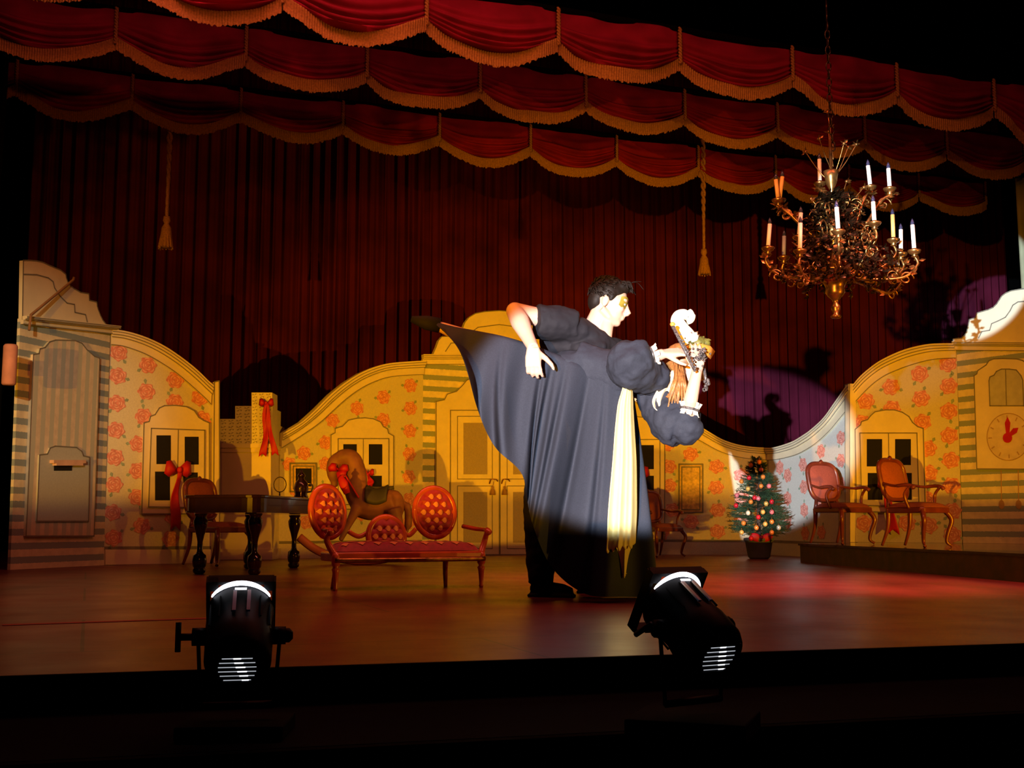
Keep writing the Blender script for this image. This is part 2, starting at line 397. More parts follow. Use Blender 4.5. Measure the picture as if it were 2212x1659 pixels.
# ------------------------------------------------------------------ scenery flats
class Flat:
    def __init__(s, P, Q):
        s.P = Vector((P.x, P.y, 0)); s.e = Vector((Q.x-P.x, Q.y-P.y, 0)).normalized(); s.n = Vector((s.e.y, -s.e.x, 0))
    def pt(s, px, py, d=0):
        r = ray(px, py); O = Vector((0, 0, CH)); t = (s.P+s.n*d-O).dot(s.n)/r.dot(s.n); w_ = O+r*t
        return ((w_-s.P).dot(s.e), w_.z)
    def pts(s, L, d=0): return [s.pt(x, y, d) for x, y in L]
    def w(s, a, z, d): return s.P+s.e*a+s.n*d+Vector((0, 0, z))
def rose(m, fl, px, py, r, mi, seed):
    """a painted rose: lobed bloom, pale petal arcs and leaves; r in pixels"""
    rnd = random.Random(seed); a, z = fl.pt(px, py); _, z2_ = fl.pt(px, py+r); R = abs(z2_-z)
    rot = rnd.uniform(0, 6); d = .003
    def poly(pts, dd, k): 
        vs = [fl.w(x, y, dd) for x, y in pts]; m.add(vs, [tuple(range(len(vs)))], k)
    for k in range(2):
        an = rot+k*2.6+.3; L = R*1.5; c, s_ = math.cos(an), math.sin(an)
        poly([(a+c*R*.8, z+s_*R*.8), (a+c*L*.85-s_*R*.22, z+s_*L*.85+c*R*.22), (a+c*L, z+s_*L), (a+c*L*.85+s_*R*.2, z+s_*L*.85-c*R*.2)], d, mi[2])
    n = 40; out = []
    for i in range(n):
        t = 2*PI*i/n; rr = R*(1+.09*math.sin(6*t+rot)+.05*math.sin(11*t+seed))
        out.append((a+rr*math.cos(t), z+rr*.92*math.sin(t)))
    c0 = fl.w(a, z, d+.002)
    vs = [fl.w(x, y, d+.002) for x, y in out]+[c0]; m.add(vs, [(i, (i+1) % n, n) for i in range(n)], mi[0])
    for ring, cnt in ((.78, 5), (.5, 4), (.26, 3)):
        for k in range(cnt):
            t0 = rot+ring*7+k*2*PI/cnt; t1 = t0+2*PI/cnt*.72; seg = 7; vs = []
            for i in range(seg+1):
                t = lerp(t0, t1, i/seg); wd = R*.075*math.sin(PI*(i+.3)/(seg+.6)); rr = R*ring*(1+.12*math.sin(PI*i/seg))
                for sg in (1, -1): vs.append(fl.w(a+(rr+sg*wd)*math.cos(t), z+(rr+sg*wd)*.92*math.sin(t), d+.004))
            m.add(vs, [(2*i, 2*i+2, 2*i+3, 2*i+1) for i in range(seg)], mi[1])
def line(m, fl, pts, wd, d, mi, pix=True):
    q = fl.pts(pts) if pix else pts
    for (a, z), (a2_, z2) in zip(q, q[1:]):
        dx, dz = a2_-a, z2-z; L = math.hypot(dx, dz) or 1; nx, nz_ = -dz/L*wd/2, dx/L*wd/2; ex, ez = dx/L*wd*.3, dz/L*wd*.3
        m.add([fl.w(a+nx-ex, z+nz_-ez, d), fl.w(a2_+nx+ex, z2+nz_+ez, d), fl.w(a2_-nx+ex, z2-nz_+ez, d), fl.w(a-nx-ex, z-nz_-ez, d)], [(0, 1, 2, 3)], mi)
def board(fl, name, poly, d0, d1, mt, parent, edge=True, wd=.012, holes=(), extra=None):
    m = M(); q = fl.pts(poly); m.prism(q, fl.w, d0, d1, 0, holes=[fl.pts(h) for h in holes])
    if edge:
        q2 = q+[q[0]]; line(m, fl, q2, wd, d1+.002, 1, False)
    if extra: extra(m)
    return m.build(name, [mt, m_line], parent, world='x')
def flatthing(name, label, fl, cat='stage flat'): return thing(name, label, cat, fl.P)
def rect(x0, y0, x1, y1): return [(x0, y1), (x1, y1), (x1, y0), (x0, y0)]
def window(fl, parent, sur, fr, panes, d=.03, mull=None):
    sr = board(fl, 'window_surround', sur, .001, d, m_cream, parent)
    fo = board(fl, 'window_frame', fr, d, d+.018, m_cream, sr, extra=(lambda m: [line(m, fl, l, .01, d+.022, 1) for l in (mull or [])]))
    for p_ in panes:
        m = M(); m.prism(fl.pts(rect(*p_)), fl.w, d+.0185, d+.0205); m.build('pane', m_flat_dark, fo, world='x')  # black sheet in place of the unlit opening, no hole cut
    return sr
def cornice(fl, parent, top, bot, d=.05, name='cornice'):
    """band between top and bottom curves (lists of equal length) with stepped mouldings"""
    T = bez2(fl.pts(top), 5) if len(top) > 2 else fl.pts(top); Bt = bez2(fl.pts(bot), 5) if len(bot) > 2 else fl.pts(bot)
    m = M(); mx_ = lambda t: [(lerp(a[0], b_[0], t), lerp(a[1], b_[1], t)) for a, b_ in zip(T, Bt)]
    for t0, t1, dd in ((0, .32, d), (.32, .48, d*.75), (.48, 1, d*.45)):
        u, v = mx_(t0), mx_(t1)
        for i in range(len(u)-1): m.prism([v[i], v[i+1], u[i+1], u[i]], fl.w, .001, dd)
    for t, dd in ((.14, d), (.32, d), (.48, d*.75), (.995, d*.45)): line(m, fl, mx_(t), .008, dd+.003, 1, False)
    return m.build(name, [m_cream, m_line], parent, world='x')
RM = (2, 3, 4)
RMATS = lambda base: [base, m_line, m_rose, m_rose2, m_leaf]
def rose_panel(fl, parent, outline, roses, r, base=None, seed=0, dado=None, name='papered_panel', holes=(), th=.03):
    m = M(); m.prism(fl.pts(outline), fl.w, -th, 0, 0, holes=[fl.pts(h) for h in holes])
    for i, (x, y) in enumerate(roses): rose(m, fl, x, y, r, RM, seed*100+i)
    if dado: line(m, fl, dado, .03, .003, 1)
    return m.build(name, RMATS(base or m_paper), parent, world='x')

# --- left striped flat with pediment and stove front
L1 = Flat(F(22, 1231), F(225, 1221))
t = flatthing('striped_flat', 'cream and grey-blue striped flat with scrolled pediment at far left', L1)
st_l = stripe_mat('stripe_left', (0, 0, 1), .116, CREAM, m_teal, .52, .1)
m = M(); m.prism(L1.pts([(22, 1231), (224, 1221), (238, 711), (44, 688)]), L1.w, -.03, 0); m.build('striped_board', [st_l], t, world='x')
ped = [(44, 690), (46, 563), (60, 563), (74, 564), (88, 567), (101, 573), (115, 579), (127, 584), (138, 593), (139, 600), (142, 609), (148, 618), (156, 624), (170, 632), (188, 635), (189, 649), (205, 653), (206, 662), (208, 669), (213, 682), (218, 692), (226, 702), (226, 712)]
board(L1, 'pediment', ped, -.02, .02, m_cream, t, extra=lambda m: line(m, L1, [(46, 593), (75, 594), (100, 601), (110, 609), (113, 622), (125, 640), (140, 655), (156, 658), (157, 675), (180, 680), (184, 697)], .012, .024, 1))
cornice(L1, t, [(44, 683), (249, 705)], [(44, 700), (244, 722)], .07)
vst = stripe_mat('stripe_left_panel', tuple(L1.e), .108, (.72, .62, .44), (.52, .54, .42), .5, .3)
pn = board(L1, 'arched_panel', [(50, 1158), (66, 766), (78, 764), (80, 754), (91, 751), (101, 739), (114, 735), (156, 736), (171, 742), (181, 755), (198, 770), (209, 774), (197, 1158)], .001, .03, vst, t)
nz_p = mat('stove_front_grey', (.50, .53, .44), .7, var=.05, scale=60)
sp = board(L1, 'stove_front', [(70, 1126), (76, 983), (93, 981), (99, 968), (110, 964), (156, 967), (167, 975), (171, 985), (184, 988), (182, 1126)], .03, .045, nz_p, pn)
m = M(); m.prism(L1.pts(rect(107, 1006, 146, 1017)), L1.w, .0455, .048); m.build('slot', m_flat_dark, sp, world='x')
m = M()
for x0, x1, y0, y1 in ((98, 168, 994, 1001), (104, 162, 1001, 1006)): m.prism(L1.pts(rect(x0, y0, x1, y1)), L1.w, .0455, .09)
m.build('shelf', mat('shelf_pink', (.72, .46, .30), .7), sp, world='x')
# rod leaning across the pediment
m = M(); m.tube([L1.w(*L1.pt(38, 715), .12), L1.w(*L1.pt(46, 682), .10), L1.w(*L1.pt(148, 606), .05), L1.w(*L1.pt(150, 600), .05)], .012, 8)
tag(m.build('rope', m_rope), 'taut brown rope slanting across the pediment at far left', 'rope')
# pinkish cylinder behind left edge
c = W(21, 788, 9.2)
t = thing('wall_lamp', 'pale pink half-round lamp housing left of the striped flat', 'lamp', c)
m = M(); m.lathe(c+Vector((0, 0, -.165)), [(.0, 0), (.045, 0), (.055, .012), (.055, .315), (.045, .33), (0, .33)], 18); m.build('shade', m_pink, t, world='x')
m = M(); m.box(c+Vector((-.07, .06, 0)), (.1, .08, .12)); m.build('bracket', m_bk, t, world='x')
m = M(); bse = W(12, 900, 9.26); m.box((bse.x-.03, bse.y, .45*1.0), (.03, .03, .9)); 
m2 = m; m2.v = []; m2.f = []; m2.m = []; m2.sm = []
m2.tube([c+Vector((-.1, .08, -.03)), Vector((c.x-.1, c.y+.08, 0))], .015, 8); m2.build('post', m_bk, t, world='x')

# --- left rose flat
L2 = Flat(F(225, 1221), F(395, 1217))
t = flatthing('rose_flat', 'rose papered flat with a dark window, next to the far left striped flat', L2)
topL2 = [(238, 713), (262, 716), (290, 723), (320, 734), (352, 750), (385, 772), (418, 798), (445, 824), (456, 833)]
botL2 = [(238, 745), (262, 748), (288, 756), (315, 767), (345, 784), (378, 806), (410, 833), (440, 860), (453, 874)]
RL2 = [(256, 762), (319, 789), (254, 812), (378, 821), (316, 846), (252, 871), (431, 859), (377, 869), (310, 900), (250, 929), (437, 906), (248, 988), (298, 959), (246, 1047), (297, 1017), (243, 1107), (296, 1074), (306, 1136), (368, 1164), (245, 1162), (373, 1116)]
rose_panel(L2, t, [(224, 1221), (462, 1217), (464, 845), (456, 835)]+topL2[::-1][1:], RL2, 19, dado=[(226, 1184), (460, 1183)])
cornice(L2, t, topL2, botL2, .06)
def lines(m): pass
window(L2, t, [(303, 1110), (308, 914), (319, 911), (322, 900), (332, 896), (341, 882), (352, 877), (375, 876), (400, 879), (417, 888), (426, 902), (437, 909), (449, 914), (449, 1110)],
       [(316, 1095), (322, 926), (437, 930), (436, 1097)], [(333, 941, 364, 1003), (394, 944, 424, 1004), (330, 1019, 362, 1081), (391, 1021, 422, 1082)], mull=[[(380, 929), (377, 1096)]])
board(L2, 'edge_post', [(455, 1217), (458, 826), (468, 824), (469, 1217)], -.03, .05, m_cream, t)
m = M(); m.prism(L2.pts([(226, 1220), (460, 1216), (460, 1187), (226, 1187)]), L2.w, .001, .02); m.build('skirting', m_cream, t, world='x')

# --- centre left rose flat
C1 = Flat(F(600, 1207), F(912, 1201))
t = flatthing('rose_flat', 'rose papered flat with a window rising in a curve to the door, behind the settee', C1)
topC1 = [(606, 936), (646, 912), (678, 883), (709, 852), (740, 827), (772, 807), (803, 794), (835, 786), (880, 782), (914, 780)]
botC1 = [(606, 968), (650, 940), (686, 915), (716, 888), (745, 862), (776, 840), (806, 825), (838, 815), (880, 811), (913, 810)]
RC1 = [(886, 833), (828, 858), (771, 882), (886, 882), (718, 908), (828, 907), (885, 931), (703, 956), (884, 981), (656, 979), (883, 1030), (703, 1002), (625, 1003), (883, 1079), (883, 1128), (661, 1128), (700, 1060), (640, 1060), (700, 1150), (830, 1120), (780, 1110)]
rose_panel(C1, t, [(600, 1207), (912, 1201)]+topC1[::-1], RC1, 16, seed=2, dado=[(602, 1172), (910, 1169)])
cornice(C1, t, topC1, botC1, .07)
window(C1, t, [(712, 1100), (712, 940), (721, 935), (721, 926), (737, 921), (750, 908), (768, 904), (785, 903), (803, 905), (819, 912), (825, 922), (834, 927), (836, 936), (847, 942), (847, 1100)],
       rect(726, 948, 835, 1090), [(737, 960, 766, 1010), (792, 960, 821, 1004), (737, 1030, 766, 1066), (792, 1028, 820, 1066)], mull=[[(780, 948), (779, 1090)]])
def frame_panel(fl, t, x0, y0, x1, y1, name='painted_picture', dark=False):
    q = board(fl, name, rect(x0, y0, x1, y1), .001, .02, m_gold, t, wd=.02)
    board(fl, 'inner_frame', rect(x0+6, y0+6, x1-6, y1-6), .02, .03, m_gold, q, wd=.015)
    m = M(); m.prism(fl.pts(rect(x0+11, y0+11, x1-11, y1-11)), fl.w, .0302, .032); m.build('picture', m_flat_dark if dark else m_gold, q, world='x')
frame_panel(C1, t, 625, 1001, 681, 1062, dark=True)

# --- door flat
C2 = Flat(F(912, 1201), F(1240, 1197))
t = flatthing('door_flat', 'striped central flat with double doors and domed pediment behind the dancers', C2)
st_c = stripe_mat('stripe_centre', (0, 0, 1), .139, CREAM, m_teal, .55, .15)
m = M(); m.prism(C2.pts([(912, 1201), (1240, 1197), (1240, 775), (912, 776)]), C2.w, -.03, 0); m.build('striped_board', st_c, t, world='x')
half = [(912, 772), (932, 768), (940, 750), (945, 736), (952, 728), (990, 726), (996, 712), (1002, 697), (1011, 686), (1025, 678), (1045, 674), (1076, 672)]
board(C2, 'pediment', half+[(2152-x, y) for x, y in half[::-1][1:]]+[(1240, 785), (912, 785)], -.02, .03, m_cream, t,
      extra=lambda m: line(m, C2, [(960, 760), (972, 742), (1003, 740), (1012, 722), (1030, 708), (1076, 702), (1122, 708), (1140, 722)], .012, .034, 1))
cornice(C2, t, [(910, 767), (1242, 766)], [(912, 788), (1240, 787)], .08)
hs = [(940, 1200), (940, 868), (958, 864), (964, 852), (984, 846), (998, 832), (1006, 822), (1024, 814), (1050, 808), (1076, 806)]
board(C2, 'door_surround', hs+[(2152-x, y-1) for x, y in hs[::-1][1:]], .001, .03, m_cream, t)
for s_, (x0, x1) in enumerate(((970, 1075), (1077, 1182))):
    def ex(m, x0=x0, x1=x1): line(m, C2, rect(x0+15, 900, x1-15, 1035)+[(x0+15, 1035)], .01, .048, 1); line(m, C2, rect(x0+15, 1050, x1-15, 1185)+[(x0+15, 1185)], .01, .048, 1)
    dr = board(C2, 'door_leaf', rect(x0, 887, x1, 1198), .03, .045, m_cream, t, extra=ex)
    for y0, y1 in ((914, 1025), (1063, 1172)):
        m = M(); m.prism(C2.pts(rect(x0+28, y0, x1-26, y1)), C2.w, .0455, .052); m.build('door_panel', m_doorpanel, dr, world='x')
    hx = x1-14 if s_ == 0 else x0+10
    a, z = C2.pt(hx, 1040); m = M(); c = C2.w(a, z, .07)
    m.tube(bez([c+Vector((-.05, 0, -.03)), c+Vector((-.03, -.03, .02)), c+Vector((.03, -.03, .02)), c+Vector((.05, 0, .0))], 5), .008, 6)
    m.build('door_handle', m_brass, dr, world='x')
    m = M(); m.tube([c, c+Vector((-.01, -.01, -.07))], .004, 5); m.lathe(c+Vector((-.01, -.01, -.17)), [(.038, 0), (.03, .05), (.012, .085), (.018, .10), (.0, .115)], 12)
    m.build('door_tassel', m_goldline, dr, world='x')

# --- centre right rose flat
R1 = Flat(F(1240, 1197), F(1661, 1199))
t = flatthing('rose_flat', 'rose papered flat with gold framed panel, right of the door', R1)
topR1 = [(1238, 780), (1275, 783), (1310, 795), (1345, 815), (1400, 852), (1450, 888), (1485, 909), (1516, 924), (1557, 948), (1590, 960), (1625, 966), (1661, 968)]
botR1 = [(1238, 810), (1273, 813), (1305, 824), (1340, 845), (1392, 882), (1440, 916), (1478, 936), (1510, 951), (1552, 974), (1588, 986), (1625, 992), (1661, 994)]
RR1 = [(1492, 981), (1445, 1008), (1548, 1008), (1445, 1049), (1547, 1053), (1550, 1102), (1493, 1127), (1550, 1148), (1429, 1152), (1452, 1102), (1441, 960), (1601, 1027), (1602, 1075), (1602, 1125), (1280, 850), (1280, 900), (1645, 1050), (1645, 1100)]
rose_panel(R1, t, [(1240, 1197), (1661, 1199)]+topR1[::-1], RR1, 16, seed=3, dado=[(1242, 1167), (1660, 1169)])
cornice(R1, t, topR1, botR1, .07)
window(R1, t, [(1306, 1165), (1306, 940), (1316, 934), (1320, 915), (1345, 903), (1373, 900), (1398, 903), (1420, 915), (1425, 935), (1436, 945), (1436, 1165)],
       rect(1320, 950, 1426, 1090), [(1334, 962, 1360, 1012), (1384, 962, 1413, 1014), (1334, 1028, 1360, 1066), (1384, 1028, 1413, 1066)], mull=[[(1373, 950), (1373, 1090)]])
frame_panel(R1, t, 1467, 1003, 1518, 1107)

# --- right curved wing
R2 = Flat(F(1661, 1199), F(1845, 1208))
t = flatthing('rose_flat', 'low rose papered wing sweeping up behind the Christmas tree, partly lit cool blue', R2)
topR2 = [(1661, 968), (1683, 966), (1718, 955), (1741, 942), (1761, 928), (1788, 903), (1812, 870), (1836, 836), (1843, 830)]
botR2 = [(1661, 994), (1686, 992), (1722, 983), (1748, 970), (1770, 955), (1797, 930), (1818, 905), (1838, 880), (1843, 872)]
RR2 = [(1735, 1004), (1737, 1052), (1738, 1102), (1740, 1152), (1702, 1027), (1774, 975), (1817, 995), (1817, 946), (1702, 1077), (1702, 1127), (1775, 1150), (1776, 1090), (1817, 1045), (1685, 1010)]
m_paper_coollit = mat('wallpaper_cool_lit', (.60, .62, .55), .75, var=.06, scale=60)  # bluer copy of the wallpaper, cool spot light put into its colour
rose_panel(R2, t, [(1661, 1199), (1845, 1208)]+topR2[::-1], RR2, 16, seed=4, base=m_paper_coollit, dado=[(1662, 1169), (1844, 1176)])
cornice(R2, t, topR2, botR2, .06)
board(R2, 'edge_post', [(1835, 1205), (1834, 832), (1844, 829), (1845, 1205)], -.03, .05, m_cream, t)

# --- platform at right
PH = .185
g0, g1 = F(1725, 1214), F(2212, 1259)
gd = (g1-g0).normalized()
g1b = g1+gd*1.6
t = thing('stage_platform', 'low glossy black platform carrying the armchairs at right', 'platform', g0)
m_plat = mat('platform_gloss_black', (.012, .010, .012), .14, var=.2, coat=.5)
bz = Vector((0, 0, PH))
m = M(); m.prism([(g0.x, g0.y), (g1b.x, g1b.y), (9.2, 9), (9.2, 12.9), (3.80, 12.9), (3.68, 12.40)], ident, PH-.02, PH); m.build('deck', m_plat, t, world='x')
gi = Vector((-gd.y, gd.x, 0))*.02
if gi.y < 0: gi = -gi
g0i, g1i = g0+gi, g1b+gi
m_face = mat('platform_face', (.022, .010, .008), .45, var=.8, scale=9, col2=(.06, .02, .012))
m = M(); m.prism([(g0i.x, g0i.y), (g1i.x, g1i.y), (9.1, 9), (9.1, 12.85), (3.82, 12.85), (3.68, 12.36)], ident, 0.0, PH-.021); m.build('fascia', m_face, t, world='x')

# --- right rose flat with window on the platform
R3 = Flat(F(1845, 1208), F(2080, 1213))
t = flatthing('rose_flat', 'rose papered flat with a window, standing on the platform behind the armchairs', R3)
topR3 = [(1844, 837), (1864, 813), (1897, 786), (1930, 768), (1966, 754), (2007, 745), (2040, 743), (2066, 743)]
botR3 = [(1845, 874), (1880, 837), (1910, 814), (1940, 800), (1970, 789), (2007, 779), (2040, 775), (2067, 774)]
RR3 = [(2048, 786), (1987, 808), (1925, 836), (2050, 834), (1871, 867), (1990, 861), (2050, 888), (1927, 883), (1862, 914), (1993, 912), (2051, 941), (2005, 969), (2054, 994), (2007, 1022), (2056, 1049), (2058, 1104), (1868, 1131), (2006, 1080), (2058, 1155), (2007, 1135), (1960, 1130)]
bz0 = [R3.w(*(R3.pt(1845, 1172)), 0), 0]
def base_of(fl, px, z=PH+.001):
    lo, hi = 1000, 1400
    for _ in range(40):
        mi_ = (lo+hi)/2
        if fl.pt(px, mi_)[1] > z: lo = mi_
        else: hi = mi_
    return (px, lo)
rose_panel(R3, t, [base_of(R3, 1848), base_of(R3, 2078), (2066, 743)]+topR3[::-1][1:], RR3, 19, seed=5)
cornice(R3, t, topR3, botR3, .06)
window(R3, t, [(1853, 1105), (1850, 928), (1862, 918), (1864, 911), (1877, 907), (1884, 898), (1893, 890), (1915, 886), (1935, 886), (1952, 891), (1966, 900), (1974, 913), (1985, 922), (1997, 926), (2002, 1108)],
       [(1866, 1092), (1862, 936), (1985, 936), (1990, 1094)], [(1877, 949, 1910, 1008), (1938, 949, 1972, 1005), (1879, 1022, 1911, 1080), (1940, 1022, 1974, 1080)], mull=[[(1924, 936), (1926, 1092)]])

# --- right striped flat with clock
R4 = Flat(F(2080, 1213), F(2400, 1222))
t = flatthing('clock_flat', 'striped flat with a painted tall clock and scrolled pediment at far right', R4)
st_r = stripe_mat('stripe_right', (0, 0, 1), .125, CREAM, m_teal, .55, .55)
m = M(); m.prism(R4.pts([base_of(R4, 2080), base_of(R4, 2420), (2420, 738), (2066, 738)]), R4.w, -.03, 0); m.build('striped_board', st_r, t, world='x')
pe = [(2063, 745), (2063, 733), (2081, 731), (2088, 725), (2093, 715), (2098, 691), (2111, 687), (2114, 677), (2127, 673), (2138, 670), (2149, 665), (2157, 657), (2163, 648), (2167, 641), (2176, 634), (2188, 629), (2212, 625), (2240, 623)]
inn = [(2118, 731), (2125, 717), (2142, 714), (2146, 700), (2160, 694), (2176, 686), (2186, 672), (2192, 660), (2203, 653), (2240, 650)]
board(R4, 'pediment', pe+[(4480-x, y+2) for x, y in pe[::-1][1:]], -.02, .03, m_cream, t, extra=lambda m: (line(m, R4, inn, .012, .034, 1)))
cornice(R4, t, [(2062, 738), (2420, 741)], [(2064, 757), (2420, 760)], .05)
ck = board(R4, 'clock_case', [(2114, 1013), (2108, 812), (2114, 808), (2116, 801), (2134, 789), (2140, 780), (2150, 776), (2170, 775), (2200, 776), (2212, 779), (2232, 790), (2240, 803), (2252, 810), (2256, 1014)], .001, .03, m_cream, t)
board(R4, 'clock_glass', [(2143, 877), (2141, 823), (2143, 815), (2152, 811), (2157, 803), (2168, 798), (2185, 798), (2200, 800), (2210, 812), (2214, 822), (2216, 877)], .03, .036, mat('pale_glass', (.50, .50, .38), .5), ck, extra=lambda m: line(m, R4, [(2177, 799), (2179, 877)], .01, .04, 1))
a, z = R4.pt(2182, 944); rr = abs(R4.pt(2229, 944)[0]-a)
m = M(); circ = [(a+rr*math.cos(2*PI*i/40), z+rr*1.02*math.sin(2*PI*i/40)) for i in range(40)]
m.prism(circ, R4.w, .03, .034); line(m, R4, circ+[circ[0]], .008, .036, 1, False)
for i in range(12):
    q = 2*PI*i/12; line(m, R4, [(a+rr*.78*math.cos(q), z+rr*.78*math.sin(q)), (a+rr*.92*math.cos(q), z+rr*.92*math.sin(q))], .012, .036, 1, False)
dl = m.build('clock_dial', [mat('clock_dial_cream', (.70, .60, .40), .7), mat('clock_marks', (.45, .30, .12), .7)], ck, world='x')
for ang, L in ((PI/2-.04, .86*rr), (.62, .62*rr)):
    m = M(); c_, s_ = math.cos(ang), math.sin(ang)
    m.prism([(a-s_*.012, z+c_*.012), (a+c_*L*.7-s_*.028, z+s_*L*.7+c_*.028), (a+c_*L, z+s_*L), (a+c_*L*.7+s_*.028, z+s_*L*.7-c_*.028), (a+s_*.012, z-c_*.012)][::-1], R4.w, .037, .045)
    m.build('clock_hand', m_redrib, dl, world='x')
m = M(); m.prism([(a+.05*math.cos(2*PI*i/14), z-.01+.05*math.sin(2*PI*i/14)) for i in range(14)], R4.w, .046, .05); m.build('clock_boss', m_redrib, dl, world='x')
for x in (2163, 2200):
    m = M(); line(m, R4, [(x, 1016), (x+1, 1085)], .01, .004, 0); a_, z_ = R4.pt(x+1, 1090); m.prism([(a_+.03*math.cos(2*PI*i/14), z_+.045*math.sin(2*PI*i/14)) for i in range(14)], R4.w, .001, .006)
    m.build('clock_weight', mat('weight_ochre', (.45, .27, .12), .8), t, world='x')

# ------------------------------------------------------------------ tiled stove with stepped crown
S = Flat(F(466, 1209.5), F(585, 1209.5))
t = flatthing('tiled_stove', 'cream tiled stove with a stepped lattice crown, behind the dark table', S, 'stove')
sd = .0
def blk(m, x0, x1, y0, y1, dep=.5, mi=0, d=0): m.prism(S.pts([(x0, y1), (x1, y1), (x1, y0), (x0, y0)]), S.w, -dep, d, mi)
m = M(); blk(m, 468, 585, 976, 1209, .75); m.build('stove_body', m_cream, t, world='x')
m = M(); blk(m, 462, 590, 959, 968, .8, d=.04); blk(m, 465, 588, 968, 977, .78, d=.02); m.build('cornice', m_cream, t, world='x')
m = M(); blk(m, 464, 589, 1186, 1209, .8, d=.02); m.build('plinth', m_cream, t, world='x')
m = M()
a0, zb = S.pt(475, 959); 
cols = [(475, 508, 905), (508, 543, 877), (543, 588, 848)]
for x0, x1, y0 in cols:
    blk(m, x0, x1, y0, 958.6, .28)
q = S.pt(588, 848)[0]; rz = S.pt(588, 959)[1]
for k, (y0, dd) in enumerate(((880, .5), (912, .72))):
    m.prism([(q-.2, rz), (q, rz), (q, S.pt(588, y0)[1]), (q-.2, S.pt(588, y0)[1])], S.w, -dd, -.281 if k == 0 else -.501)
for x0, x1, y0 in cols:
    nx = max(1, round((x1-x0)/16.5)); ny = round((959-y0)/14)
    for i in range(nx):
        for j in range(ny):
            a0, z0 = S.pt(x0+(i+.14)*(x1-x0)/nx, y0+(j+.86)*(959-y0)/ny); a1, z1 = S.pt(x0+(i+.86)*(x1-x0)/nx, y0+(j+.14)*(959-y0)/ny)
            cxx, czz = (a0+a1)/2, (z0+z1)/2; hw, hh = (a1-a0)/2, (z1-z0)/2
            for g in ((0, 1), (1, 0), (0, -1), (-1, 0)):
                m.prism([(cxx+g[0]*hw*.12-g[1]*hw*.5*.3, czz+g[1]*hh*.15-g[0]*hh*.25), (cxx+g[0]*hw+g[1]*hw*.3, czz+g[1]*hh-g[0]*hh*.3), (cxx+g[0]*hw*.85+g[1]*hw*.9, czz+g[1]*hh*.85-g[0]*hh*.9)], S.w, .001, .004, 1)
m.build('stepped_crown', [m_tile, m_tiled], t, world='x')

# ------------------------------------------------------------------ bows
def bow(px, py, s, Yfn, tails, label, tilt=0, sl=1.0):
    """Yfn: flat giving the surface; px per m from there; tails: list of (dx,dy,w) in pixels from the knot"""
    fl, d = Yfn
    c = fl.w(*fl.pt(px, py), d)
    t = thing('ribbon_bow', label, 'bow', c, 'red ribbon bows on the scenery')
    k = abs(fl.pt(px+100, py)[0]-fl.pt(px, py)[0])/100
    e = fl.e; n = fl.n; up = Vector((0, 0, 1))
    def P_(dx, dy, dd=0): return c+e*(dx*k)-up*(dy*k)+n*dd
    for sg in (-1, 1):
        m = M(); pth = [(2, 0, .02), (s*.6, -s*.45, .06), (s*1.0, -s*.25, .05), (s*.95, s*.35, .04), (s*.5, s*.3, .03), (2, 2, .02)]
        ctr = [P_(sg*a_, b_+tilt*sg*a_, dd) for a_, b_, dd in pth]; ctr = bez(ctr, 6)
        half = [P_(sg*s*.05, -s*.12, .03), P_(sg*s*.62, -s*.72, .05), P_(sg*s*.98, -s*.62, .05), P_(sg*s*1.1, s*.28, .04), P_(sg*s*.72, s*.55, .04), P_(sg*s*.05, s*.2, .03)]
        cc = P_(sg*s*.6, -s*.02, .085)
        m.add(half+[cc], [(i, (i+1) % 6, 6) for i in range(6)], 0, True)
        m.build('bow_loop', m_redrib, t, world='x', mods=[('SOLIDIFY', dict(thickness=.006))])
    m = M(); m.ell(c+n*.07, (s*k*.2, s*k*.16, s*k*.24)); m.build('bow_knot', m_redrib, t, world='x')
    for dx, dy, wd in tails:
        m = M()
        def tf(u, v, dx=dx, dy=dy, wd=wd):
            x = dx*v+wd*(u-.5)*(.45+.75*v)+2.5*math.sin(v*7+dx); y = dy*v
            if v > .99: y += (abs(u-.5)*2-.4)*wd*.5
            return P_(x, y, .05+.015*math.sin(v*8+u*2))
        m.grid(tf, 6, 14); m.build('bow_tail', m_redrib, t, world='x', mods=[('SOLIDIFY', dict(thickness=.004))])
    return t
bow(375, 1016, 26, (L2, .055), [(-5, 112, 19)], 'red ribbon bow with long hanging tail on the far left window')
bow(578, 872, 15, (S, .02), [(-3, 112, 13), (20, 110, 12)], 'red ribbon bow with two long tails on the stepped stove crown')
bow(786, 1022, 11, (C1, .06), [(4, 24, 12)], 'small red ribbon bow on the window behind the rocking horse')
bow(1382, 1022, 20, (R1, .055), [(6, 150, 20)], 'red ribbon bow on the window just right of the yellow sash')
bow(1925, 1046, 20, (R3, .055), [(8, 100, 22)], 'red ribbon bow on the platform flat window, behind the right armchair')

